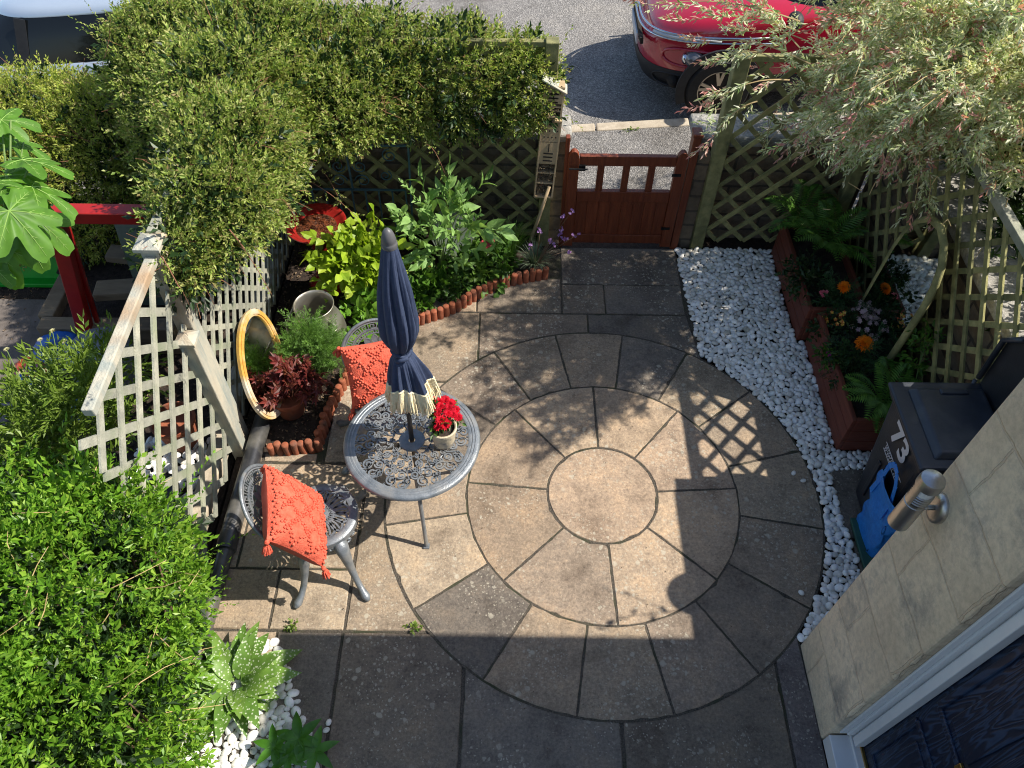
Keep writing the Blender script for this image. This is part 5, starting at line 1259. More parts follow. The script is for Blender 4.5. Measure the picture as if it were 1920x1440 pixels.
# weeds in the paving joints
for (x, y, lb) in ((773, 1176, 'tiny bright weed at the shadow edge where the circle meets a paving joint'), (549, 1174, 'tiny weed in the paving joint near the front chair'), (1180, 246, 'tuft of yellow green weed at the kerb beyond the gate')):
    g_ = G(x, y, 0 if y > 400 else -.08); pl = plant('weed', lb, 'weed', tuple(g_)); mesh_np('leaves', [scatter(SP_T[k], np.repeat(g_[None]+(0, 0, .006), 3, 0)+rng.normal(size=(3, 3))*(.012 if y > 400 else .05, .006, .002), frames(rng.normal(size=(3, 3))+(0, 0, .3)), .5) for k in range(4)], m_yg, pl)
# ================================================================== GARDEN OBJECTS
m_terra = pm('terracotta', (.24, .065, .03), (.34, .11, .055), 16, .85, .3, 90, dirt=(.13, .065, .045), dscale=8)
m_mirror = pm('mirror_glass', (.62, .66, .62), None, rough=.03, metal=1.)
m_gold = pm('worn_gold_paint', (.50, .27, .05), (.62, .38, .09), 18, .5, .3, 80, metal=.25, dirt=(.62, .56, .46), dscale=5)
m_redglz = pm('red_glaze', (.24, .012, .010), (.34, .025, .018), 10, .22, .05, 60, spec=.7, coat=.4)
m_debris = pm('wet_leaf_litter', (.05, .014, .007), (.20, .06, .02), 60, .4, .9, 90, dirt=(.03, .015, .01), dscale=14)
m_churn = pm('dull_aluminium', (.36, .34, .30), (.50, .48, .43), 7, .42, .15, 50, metal=.85, dirt=(.27, .23, .17), dscale=4)
m_mahog = pm('mahogany_stained_board', (.12, .030, .018), (.18, .048, .028), 9, .6, .3, 60, spec=.4, stretch=(1, .25, 4))
# ---- terracotta log edging
def edging(label, pts, step=.052):
    pts = [np.array(p[:2]) for p in pts]; t = thing('log_edging', label, 'garden edging', (*pts[0], 0)); k = 0; acc = 0
    for a, b in zip(pts[:-1], pts[1:]):
        L = np.linalg.norm(b-a); d = (b-a)/L; s = acc
        while s < L:
            p = a+d*s; h = .105+rng.normal()*.006; mb = MB(); r = .0255
            mb.lathe([(r, -.03), (r, h-.008), (r*.93, h-.001), (r*.6, h+.003), (.001, h+.004)], (*p, 0), 14, euler(rng.normal()*.05, rng.normal()*.05, 0)); mb.build('edging_log', m_terra, t, smooth=True, ); s += step
        acc = s-L
edging('curved row of brick red edging logs along the flower bed towards the gate', [G(x, y, .08) for x, y in ((1022, 508), (985, 514), (940, 524), (900, 542), (862, 565), (830, 580), (790, 592), (760, 610))])
edging('brick red edging logs round the small bed with the acer pot', [G(x, y, .08) for x, y in ((660, 686), (637, 722), (612, 770), (594, 830), (540, 837), (492, 838))])
# ---- bird bath
t = thing('bird_bath', 'red glazed bird bath full of wet leaf litter in the back corner', 'bird bath', (-1.47, 4.48, 0)); c = (-1.47, 4.48, 0)
mb = MB(); mb.lathe([(.001, .50), (.07, .50), (.13, .535), (.185, .575), (.214, .598), (.225, .606), (.226, .614), (.218, .618), (.195, .600), (.16, .575), (.12, .562), (.001, .558)], c, 56); mb.build('bowl', m_redglz, t, smooth=True)
mb = MB(); mb.lathe([(.001, .572), (.150, .572)], c, 30)
for k in range(260):
    a, r = rng.uniform(0, 6.28), .145*rng.random()**.5; mb.box((c[0]+r*math.cos(a), c[1]+r*math.sin(a), .574+rng.random()*.006), (rng.uniform(.004, .016), rng.uniform(.003, .008), .002), euler(rng.normal()*.3, rng.normal()*.3, rng.uniform(0, 6)))
mb.build('leaf_litter', m_debris, t)
mb = MB(); mb.lathe([(.15, 0), (.16, .02), (.13, .05), (.075, .09), (.055, .2), (.06, .34), (.08, .45), (.09, .505)], c, 40); mb.build('pedestal', m_redglz, t, smooth=True)
# ---- milk churn
cc = G(588, 572, .50); c = (cc[0], cc[1], 0)
t = thing('milk_churn', 'dull aluminium milk churn with a wire bail handle beside the oval mirror', 'milk churn', c)
mb = MB(); mb.lathe([(.155, .0), (.168, .01), (.172, .05), (.182, .16), (.186, .25), (.180, .31), (.165, .36), (.146, .40), (.132, .43), (.128, .455), (.131, .485), (.138, .50), (.141, .506), (.138, .511), (.132, .508), (.125, .49), (.122, .45), (.14, .38), (.165, .3), (.165, .05), (.001, .04)], c, 64); mb.build('body', m_churn, t, smooth=True)
mb = MB(); a = np.linspace(0, math.pi, 22); ca, sa = math.cos(R(-38)), math.sin(R(-38))
P = []
for q in a:
    u = .205*math.cos(q); v = .26*math.sin(q); # bail folded down over the front of the body
    dx, dy = -sa, ca
    P.append((c[0]+ca*u+sa*v*.86*1.0*(1)+.0, c[1]+sa*u-ca*v*.86, .40-.62*v+.10*math.sin(q)**2))
mb.tube(P, .0075, 8)
for s in (-1, 1): mb.tube([(c[0]+ca*s*.135, c[1]+sa*s*.135, .42), (c[0]+ca*s*.175, c[1]+sa*s*.175, .425), (c[0]+ca*s*.20, c[1]+sa*s*.20, .40)], .012, 8)
mb.build('bail_handle', m_churn, t, smooth=True)
# ---- oval mirror
Cm = G(492, 682, .36); Nd = np.array([.88, -.05, .47]); Nd /= np.linalg.norm(Nd); U0 = np.cross([0, 0, 1.], Nd); U0 /= np.linalg.norm(U0); V0 = np.cross(Nd, U0)
Vd = U0*math.cos(R(31))+V0*math.sin(R(31)); Ud = np.cross(Vd, Nd); H2, W2 = .375, .205; Cb = Cm*np.array([1, 1, 0])
t = thing('oval_mirror', 'tall oval mirror in a worn gold frame leaning by the left trellis', 'mirror', tuple(Cb)); BM = np.array([Ud, Vd, Nd]).T
def ell(a, b, n=64): q = np.linspace(0, 2*math.pi, n, endpoint=False); return np.column_stack([a*np.cos(q), b*np.sin(q)])
mb = MB()
for s, wd, z0, z1 in ((1.0, .020, -.012, .012), (.93, .020, -.010, .018), (.87, .012, -.008, .010)): mb.ribbon(ell(W2*1-(1-s)*.25, H2-(1-s)*.25), wd, z0, z1, BM, Cm, closed=True)
mb.build('frame', m_gold, t, auto=40)
mb = MB(); mb.prism([tuple(p) for p in ell(W2-.035, H2-.035)], -.004, .0, BM, Cm); mb.build('mirror_glass', m_mirror, t)
# ---- arched mirror
t = thing('arched_mirror', 'arched garden mirror with a rounded wooden frame leaning on the right trellis', 'mirror', (2.45, 3.65, .2))
AX = lambda z: 2.50+.035*(z-.3)
pts = [(3.955, .22), (3.95, .60), (3.945, .92), (3.92, 1.08), (3.86, 1.21), (3.76, 1.31), (3.64, 1.345), (3.53, 1.31), (3.44, 1.22), (3.395, 1.10), (3.375, .95), (3.375, .6), (3.38, .22)]
mb = MB(); mb.tube([(AX(z), y, z) for y, z in pts], .027, 12, sq=.8); mb.build('frame', m_wood_g, t, smooth=True)
mb = MB(); n = len(pts); V = [(AX(z)-.016, y, z) for y, z in pts]+[(AX(z)-.006, y, z) for y, z in pts]; mb.add(V, [tuple(range(n)), tuple(range(n, 2*n))[::-1]]+[(i, n+i, n+(i+1) % n, (i+1) % n) for i in range(n)]); mb.build('mirror_glass', m_mirror, t)
# ---- blue painted iron trellis
m_blue = pm('blue_grey_painted_iron', (.04, .10, .13), (.075, .15, .18), 12, .6, .2, 80)
t = thing('iron_panel', 'blue grey iron panel with scrolls leaning on the trellis behind the bird bath', 'iron panel', (-1.3, 4.97, 0)); yb = 4.96
mb = MB(); mb.bar((-1.72, yb, .545), (-.86, yb, .545), .014, .014); mb.bar((-1.28, yb, .95), (-.80, yb, .95), .014, .014)
for k in range(9): x = -1.70+k*.105; mb.bar((x, yb, .545), (x-.005, yb-.03, .0), .012, .012, up=(0, 1, 0))
mb.bar((-1.27, yb, .545), (-1.27, yb, .96), .014, .014, up=(0, 1, 0)); mb.bar((-.80, yb, .95), (-.84, yb-.02, .05), .014, .014, up=(0, 1, 0)); mb.build('bars', m_blue, t)
mb = MB()
for (cx, cz, r, d, a0) in ((-1.36, .63, .06, 1, 0), (-1.18, .63, .06, -1, 3.1), (-1.35, .76, .055, -1, 0), (-1.19, .76, .055, 1, 3.1), (-1.33, .87, .04, 1, 0), (-1.21, .87, .04, -1, 3.1), (-.95, .86, .06, 1, 1.5), (-1.0, .68, .05, -1, 1.), (-1.1, 1.02, .05, 1, 2), (-.92, 1.03, .05, -1, 1)):
    P = spiral((cx, cz), r, 1.5, a0, d, n=24); mb.tube([(p[0], yb, p[1]) for p in P], .005, 5)
mb.build('scrolls', m_blue, t, smooth=True)
# ---- round plate behind the buddleia
t = thing('round_disc', 'large grey green round disc leaning behind the tall sage green plant', 'disc', (-.48, 4.85, 0))
mb = MB(); Mx = rot('X', R(58)); mb.lathe([(.001, .004), (.17, .004), (.185, .010), (.195, .010), (.195, -.004), (.001, -.004)], (-.485, 4.84, .235), 56, Mx); mb.build('disc', pm('grey_green_enamel', (.10, .13, .10), (.16, .19, .15), 5, .3, .05, 40, spec=.6), t, auto=40)
# ---- planters
def planter(label, x0, x1, y0, y1, h):
    t = thing('wooden_planter', label, 'planter', ((x0+x1)/2, (y0+y1)/2, 0), group='mahogany stained trough planters'); th = .03; mb = MB(); nb = 3; bh = h/nb
    for k in range(nb):
        z = bh*(k+.5)
        mb.box((x0+th/2, (y0+y1)/2, z), (th, y1-y0, bh-.003)); mb.box((x1-th/2, (y0+y1)/2, z), (th, y1-y0, bh-.003))
        mb.box(((x0+x1)/2, y0+th/2-.002, z), (x1-x0-2*th-.001, th, bh-.003)); mb.box(((x0+x1)/2, y1-th/2, z), (x1-x0-2*th-.001, th, bh-.003))
    mb.build('boards', m_mahog, t, bevel=.005)
    mb = MB(); mb.box(((x0+x1)/2, (y0+y1)/2, h/2-.03), (x1-x0-2*th, y1-y0-2*th, h-.06)); mb.build('soil', m_soil, t)
planter('red brown wooden planter nearer the gate under the dark ferns', 2.13, 2.56, 3.93, 4.90, .34)
planter('red brown wooden planter nearer the black bin with the large marigold', 2.185, 2.60, 2.94, 3.895, .345)
# ---- terracotta pots
t = thing('plant_pot', 'terracotta pot holding the dark red acer below the oval mirror', 'flower pot', tuple(G(548, 770, 0))); c = G(548, 770, 0); c = (c[0], c[1], 0)
mb = MB(); mb.lathe([(.001, 0), (.085, 0), (.112, .15), (.124, .152), (.126, .185), (.118, .186), (.108, .16), (.001, .15)], c, 40); mb.build('pot', m_terra, t, auto=45)
# ---- wheelie bin
m_bin = pm('black_bin_plastic', (.012, .014, .018), (.022, .025, .032), 9, .42, .15, 120, spec=.5, dirt=(.04, .04, .042), dscale=4)
m_lid = pm('bin_lid_plastic', (.018, .024, .038), (.030, .038, .056), 6, .38, .12, 140, spec=.55, dirt=(.06, .065, .075), dscale=5)
t = thing('wheelie_bin', 'black wheelie bin numbered 73 beside the stone house corner', 'wheelie bin', (2.4, 2.45, 0))
bx0, bx1, by0, by1 = 2.125, 2.62, 2.18, 2.71
def frus(a, b, z0, z1):
    (ax0, ax1, ay0, ay1), (cx0, cx1, cy0, cy1) = a, b
    V = [(ax0, ay0, z0), (ax1, ay0, z0), (ax1, ay1, z0), (ax0, ay1, z0), (cx0, cy0, z1), (cx1, cy0, z1), (cx1, cy1, z1), (cx0, cy1, z1)]
    return V, [(0, 3, 2, 1), (4, 5, 6, 7), (0, 1, 5, 4), (1, 2, 6, 5), (2, 3, 7, 6), (3, 0, 4, 7)]
mb = MB(); mb.add(*frus((2.20, 2.58, 2.24, 2.60), (bx0+.01, bx1-.01, by0+.01, by1-.01), .05, .96)); o = mb.build('body', m_bin, t, bevel=.03, seg=3)
mb = MB(); mb.add(*frus((bx0-.012, bx1, by0-.012, by1+.012), (bx0-.018, bx1+.004, by0-.016, by1+.016), .955, .985)); mb.add(*frus((bx0-.004, bx1, by0-.004, by1+.004), (bx0-.004, bx1, by0-.004, by1+.004), .93, .956)); mb.build('rim', m_bin, t, bevel=.006)
mb = MB(); mb.add(*frus((bx0-.035, bx1+.01, by0-.025, by1+.025), (bx0-.03, bx1+.01, by0-.02, by1+.02), .988, 1.012)); mb.add(*frus((bx0+.05, bx1-.02, by0+.03, by1-.03), (bx0+.085, bx1-.05, by0+.055, by1-.055), 1.01, 1.05)); lid = mb.build('lid', m_lid, t, bevel=.012, seg=3)
mb = MB(); mb.add(*frus((bx0+.20, bx0+.36, by1-.10, by1-.06), (bx0+.21, bx0+.35, by1-.095, by1-.065), 1.05, 1.062)); mb.build('lid_grip', m_lid, lid, bevel=.006)
mb = MB(); mb.tube([(bx1+.01, by0+.05, 1.0), (bx1+.05, by0+.06, 1.03), (bx1+.06, by0+.2, 1.04), (bx1+.06, by1-.2, 1.04), (bx1+.05, by1-.06, 1.03), (bx1+.01, by1-.05, 1.0)], .014, 10); mb.build('handle', m_bin, t, smooth=True)
for y in (by0+.02, by1-.03):
    mb = MB(); mb.lathe([(.001, -.025), (.07, -.025), (.095, -.018), (.10, 0), (.095, .018), (.07, .025), (.001, .025)], (2.63, y, .10), 28, rot('X', R(90))); mb.build('wheel', m_blk, t, auto=40)
mb = MB(); mb.box((2.172, 2.50, .36), (.012, .035, .36), rot('Y', R(-4))); mb.build('front_rib', m_bin, t, bevel=.005)
m_whp = pm('white_vinyl', (.62, .62, .64), None, rough=.6)
def text_mesh(name, s, size, Mx, loc, mat, parent, ext=.0008, bold=0.0):
    cu = bpy.data.curves.new(name, 'FONT'); cu.body = s; cu.size = size; cu.extrude = ext; cu.align_x = 'CENTER'; cu.align_y = 'CENTER'; cu.offset = bold
    ob = bpy.data.objects.new(name, cu); COL.objects.link(ob); dg = bpy.context.evaluated_depsgraph_get(); dg.update(); me = bpy.data.meshes.new_from_object(ob.evaluated_get(dg)); bpy.data.objects.remove(ob)
    o = bpy.data.objects.new(name, me); COL.objects.link(o); me.materials.clear(); me.materials.append(mat)
    co = np.array([v.co for v in me.vertices])@np.asarray(Mx).T+np.array(loc)-BASE.get(parent.name, np.zeros(3)); me.vertices.foreach_set('co', co.ravel()); me.update(); o.parent = parent; return o
FM = np.array([[0, 0, -1.], [-1., 0, 0], [0, 1., 0]]).T
FM = np.column_stack([(0, -1., 0), (-.085, 0, .996), (-.996, 0, -.085)])
text_mesh('house_number', '73', .22, FM, (2.132, 2.425, .84), m_whp, t, bold=.006)
mb = MB()
for z, x in ((.700, 2.1455), (.640, 2.151)): mb.box((x, 2.40, z), (.002, .27, .004))
for zz, x in ((.682, 2.147), (.658, 2.149)):
    y = 2.52
    while y > 2.29:
        wd = rng.uniform(.008, .014); mb.box((x, y, zz), (.002, .0035, .016)); mb.box((x, y-.005, zz+rng.choice([-.006, 0, .006])), (.002, .008, .0035)); y -= wd+.005+(.012 if rng.random() < .18 else 0)
mb.build('sticker_lettering', m_whp, t)
# open lid of a second bin further back
t = thing('open_bin_lid', 'upright open black bin lid against the right trellis', 'bin lid', (2.6, 2.5, .9))
Q = [PX(x, y, 2.60) for x, y in ((1800, 790), (1842, 708), (1888, 640), (1925, 640), (1925, 780))]; V = [tuple(p) for p in Q]+[tuple(p+np.array([.03, 0, .0])) for p in Q]; n = len(Q)
mb = MB(); mb.add(V, [tuple(range(n)), tuple(range(n, 2*n))[::-1]]+[(i, n+i, n+(i+1) % n, (i+1) % n) for i in range(n)]); mb.build('lid', m_bin, t, bevel=.008)
mb = MB(); mb.tube([tuple(Q[1]+(-.02, 0, 0)), tuple(Q[2]+(-.02, 0, .01)), tuple(Q[3]+(-.02, 0, .01))], .016, 8); mb.tube([tuple(Q[1]+(-.03, 0, -.02)), tuple(Q[0]+(-.03, 0, -.01))], .012, 8); mb.build('lip', m_lid, t, smooth=True)
# ---- blue bag and crate
m_bagb = pm('blue_woven_plastic', (.012, .17, .62), (.03, .26, .78), 30, .4, .35, 60, spec=.55)
t = thing('shopping_bag', 'blue woven carrier bag with tall handles standing in front of the bin', 'bag', (2.26, 2.20, .06))
mb = MB(); nz, na = 14, 40; V = []
for i in range(nz):
    u = i/(nz-1); z = .06+.56*u
    for j in range(na):
        a = 2*math.pi*j/na; ex = .32; cx = math.copysign(abs(math.cos(a))**ex, math.cos(a)); sy = math.copysign(abs(math.sin(a))**ex, math.sin(a))
        w = .012*math.sin(a*5+z*17)+.010*math.sin(a*9-z*23); V.append((2.25+(.09+.055*u)*cx*(1+w*5), 2.26+(.13+.03*u)*sy+w, z+(.006*math.sin(a*2+1) if i == nz-1 else 0)))
mb.add(V, [(i*na+j, i*na+(j+1) % na, (i+1)*na+(j+1) % na, (i+1)*na+j) for i in range(nz-1) for j in range(na)]); mb.build('body', m_bagb, t, smooth=True)
for x, dy in ((2.125, .05), (2.30, .07)):
    mb = MB(); P = [(x-.012, 2.33+dy, .42), (x-.01, 2.32+dy, .60), (x-.03, 2.30+dy, .74), (x-.04, 2.26+dy, .81), (x-.04, 2.21+dy, .80), (x-.03, 2.17+dy, .72), (x-.01, 2.155+dy, .60), (x-.012, 2.15+dy, .42)]
    P = np.array(P)
    for a, b in zip(P[:-1], P[1:]): mb.bar(a, b, .004, .032, up=(1, 0, 0)) if False else mb.bar(a, b, .032, .004, up=(1, 0, .01))
    mb.build('strap', m_bagb, t)
t = thing('green_crate', 'low dark green plastic box beneath the blue bag', 'box', (2.15, 2.2, 0)); mb = MB(); mb.add(*frus((2.14, 2.46, 2.0, 2.36), (2.12, 2.48, 1.98, 2.40), .0, .06))
mb.build('box', pm('dark_green_plastic', (.02, .07, .05), (.03, .10, .07), 8, .5), t, bevel=.008)

# ================================================================== NEIGHBOUR'S SIDE
m_redp = pm('red_gloss_paint', (.30, .010, .008), (.38, .018, .012), 6, .35, .05, 60, spec=.5, dirt=(.22, .01, .008), dscale=6)
t = thing('red_timber_frame', 'bright red painted timber beam and leg in the neighbouring garden', 'timber frame', (-2.6, 3.8, 0))
mb = MB(); mb.box((-2.35, 3.80, 1.235), (1.02, .10, .085)); mb.build('beam', m_redp, t, bevel=.006)
mb = MB(); mb.bar((-2.86, 3.80, 1.26), (-3.19, 3.82, -.1), .10, .07, up=(0, 1, 0)); mb.build('post', m_redp, t, bevel=.006)
mb = MB(); mb.bar((-2.84, 3.85, 1.2), (-3.10, 3.88, -.05), .03, .03, up=(0, 1, 0)); mb.build('trim', m_redp, t, bevel=.004)
m_slp = pm('old_sleeper_wood', (.13, .10, .065), (.22, .17, .11), 10, .9, .5, 60, stretch=(.2, 1, 1))
t = thing('raised_bed', 'old timber sleeper bed in shade behind the red post', 'raised bed', (-3.1, 4.0, 0))
mb = MB(); mb.box((-2.98, 3.86, .03), (1.0, .12, .28)); mb.box((-3.46, 4.25, .03), (.12, .65, .28)); mb.box((-2.7, 4.1, .30), (.75, .16, .07), euler(0, 0, .12)); mb.box((-2.65, 4.28, .42), (.7, .14, .06), euler(0, .1, -.05)); mb.build('sleepers', m_slp, t, bevel=.01)
mb = MB(); mb.box((-2.93, 4.25, .0), (.95, .68, .18)); mb.build('soil', m_soil, t)
t = thing('glass_panel', 'grey green glass panel standing behind the red frame under the hedge', 'glass panel', (-2.7, 4.4, 0))
mb = MB(); mb.box((-2.62, 4.20, .40), (.42, .02, .75), euler(R(-12), 0, 0)); mb.build('pane', pm('grey_green_pane', (.09, .12, .09), (.16, .19, .15), 3, .2, .05, 30, spec=.6), t)
mb = MB(); mb.box((-2.62, 4.19, .02), (.46, .04, .05), euler(R(-12), 0, 0)); mb.build('frame', m_slp, t)
t = thing('play_slide', 'vivid green plastic slide with a black bar under the fig leaves', 'slide', (-3.9, 4.6, 0))
mb = MB(); mb.box((-3.95, 4.62, .20), (1.0, .03, .62), euler(R(-14), 0, 0)); mb.box((-3.95, 4.53, -.07), (1.0, .12, .04)); mb.build('panel', pm('vivid_green_plastic', (.008, .24, .015), (.012, .32, .025), 5, .4, .05, 30), t, bevel=.008)
mb = MB(); mb.bar((-3.62, 4.50, .05), (-3.42, 4.44, .32), .03, .03); mb.build('bar', m_blk, t)
sheet('neighbour_paving', -6, -3.3, 3.2, 4.35, lambda x, y: -.10, pm('dark_slab', (.10, .085, .075), (.17, .145, .13), 6, .9, .4, 60))
t = thing('galvanised_tub', 'grey round galvanised tub behind the pale trellis rail', 'tub', (-2.75, 3.35, 0)); c = (-2.82, 3.42, 0)
mb = MB(); mb.lathe([(.001, .0), (.20, .0), (.215, .12), (.22, .3), (.21, .38), (.16, .43), (.001, .45)], c, 40); mb.build('body', pm('galvanised_metal', (.16, .19, .22), (.24, .27, .30), 5, .5, .1, 30, metal=.4), t, smooth=True)
m_bag2 = pm('blue_plastic_sack', (.01, .10, .42), (.015, .14, .55), 12, .35, .4, 30, spec=.6, dirt=(.01, .02, .07), dscale=6)
m_bag3 = pm('red_printed_sack', (.42, .035, .012), (.60, .16, .03), 14, .4, .4, 30, dirt=(.05, .08, .35), dscale=10)
m_bag4 = pm('black_sack', (.010, .012, .022), (.02, .024, .045), 10, .35, .5, 30, spec=.6)
def sack(label, c, r, mat, seed, sc=(1, .8, .55)):
    V, F = ico(4, seed, .12); V = V*(1+.06*wob(V, 7, seed)+.03*wob(V, 16, seed))[:, None]*np.array(sc)*r
    mb = MB(); mb.add(V, F, None, c); o = mb.build('sack', mat, None, smooth=True); BASE[o.name] = np.zeros(3); return tag(o, label, 'sack')
for x, y, z, r, m_, lb, sd in ((62, 690, .05, .13, m_bag3, 'red and orange printed sack at the far left behind the airy plant', 1), (110, 655, .08, .17, m_bag2, 'crumpled blue plastic sack below the timber sleeper bed', 2), (148, 672, .06, .17, m_bag4, 'black plastic sack at the foot of the red post', 3),
                               (50, 712, .02, .10, m_bag2, 'small blue plastic corner of a sack beside the red sack', 4), (150, 772, .10, .13, m_bag2, 'dark blue sack below the airy plant beside the pale rail', 5), (195, 720, .0, .22, m_bag4, 'dark grey sack behind the pale trellis panel', 6), (20, 770, -.02, .16, m_bag4, 'black sack at the left edge below the seed heads', 7)):
    g_ = G(x, y, z); sack(lb, tuple(g_), r, m_, sd)
t = thing('plant_pot', 'brown plastic plant pot seen through the pale left trellis', 'flower pot', (-2.25, 2.9, 0)); mb = MB(); c = (-2.22, 2.95, 0)
mb.lathe([(.001, 0), (.10, 0), (.135, .22), (.145, .225), (.145, .25), (.13, .25), (.12, .2), (.001, .2)], c, 32); mb.build('pot', m_terra, t, auto=40)
t = thing('plant_pot', 'black plant pot lying behind the pale left trellis', 'flower pot', (-2.2, 2.5, 0)); mb = MB(); c = (-2.17, 2.45, .0)
mb.lathe([(.001, 0), (.08, 0), (.105, .18), (.112, .185), (.11, .2), (.10, .19), (.001, .17)], c, 32); mb.build('pot', m_blk, t, auto=40)
nb = [tuple(G(*q)[:2]) for q in ((295, 810), (330, 790), (350, 860), (330, 960), (290, 900))]
pebbles('pale_gravel', [[(-2.5, 2.2), (-2.0, 2.2), (-2.0, 2.95), (-2.5, 2.95)]], 3500, .012, .028, 'pale gravel and chippings on the neighbouring side of the left trellis')
mb = MB(); mb.box((-1.96, 2.2, .02), (.12, 2.0, .10)); mb.box((-1.96, 4.0, .02), (.12, 1.6, .10))
t = thing('kerb_edging', 'tan stone edging strip along the neighbouring side of the left trellis', 'edging'); BASE[t.name] = np.zeros(3); mb.build('stone', m_kerb, t, bevel=.012)
# ground cover and litter in the beds
def litter(name, label, polys, n, mat, zt, s0=.006, s1=.018):
    V = []; F = []; k = 0
    for poly in polys:
        P = np.array(poly); lo, hi = P.min(0), P.max(0); Q = rng.random((n, 2))*(hi-lo)+lo; Q = Q[inpoly(Q, poly)]
        for q in Q:
            lv, lf = leaf(rng.uniform(s0, s1)*2, rng.uniform(s0, s1), .2, .1); Mx = euler(rng.normal()*.4, rng.normal()*.4, rng.uniform(0, 6.28)); V.append(lv@Mx.T+(q[0], q[1], zt+rng.random()*.012)); F.append(lf+k); k += 4
    return tag(mesh_np(name, [(np.vstack(V), np.vstack(F))], mat), label, 'leaf litter', kind='stuff')
m_lit = leafm('dry_leaf_bits', [(.06, .035, .02), (.14, .09, .05), (.26, .19, .12), (.04, .025, .02), (.10, .05, .03)], trans=0, rough=.8)
litter('leaf_litter', 'dry leaves and bark chips lying on the soil of the left flower bed', [[(-1.85, 2.9), (-1.3, 2.9), (-1.15, 3.5), (-.95, 4.1), (.2, 4.6), (.2, 5.0), (-1.85, 5.0)]], 4200, m_lit, -.028)
litter('leaf_litter', 'dark leaf litter on the soil behind the red planters', [[(2.56, 2.9), (2.9, 2.9), (2.9, 4.95), (1.5, 4.98), (1.5, 4.93), (2.1, 4.9), (2.56, 4.9)]], 900, m_lit, -.02)
litter('leaf_litter', 'fallen leaves and grit on the neighbouring garden floor at the left', [[(-4.2, 2.8), (-2.1, 2.8), (-2.1, 4.9), (-4.2, 4.9)]], 2600, m_lit, -.115)

litter('patio_debris', 'scattered leaf bits and grit lying on the patio slabs', [[(-1.6, 1.0), (1.6, 1.0), (1.3, 4.8), (.4, 4.8), (-.9, 4.0), (-1.5, 2.8)]], 520, m_lit, .007, .0025, .007)
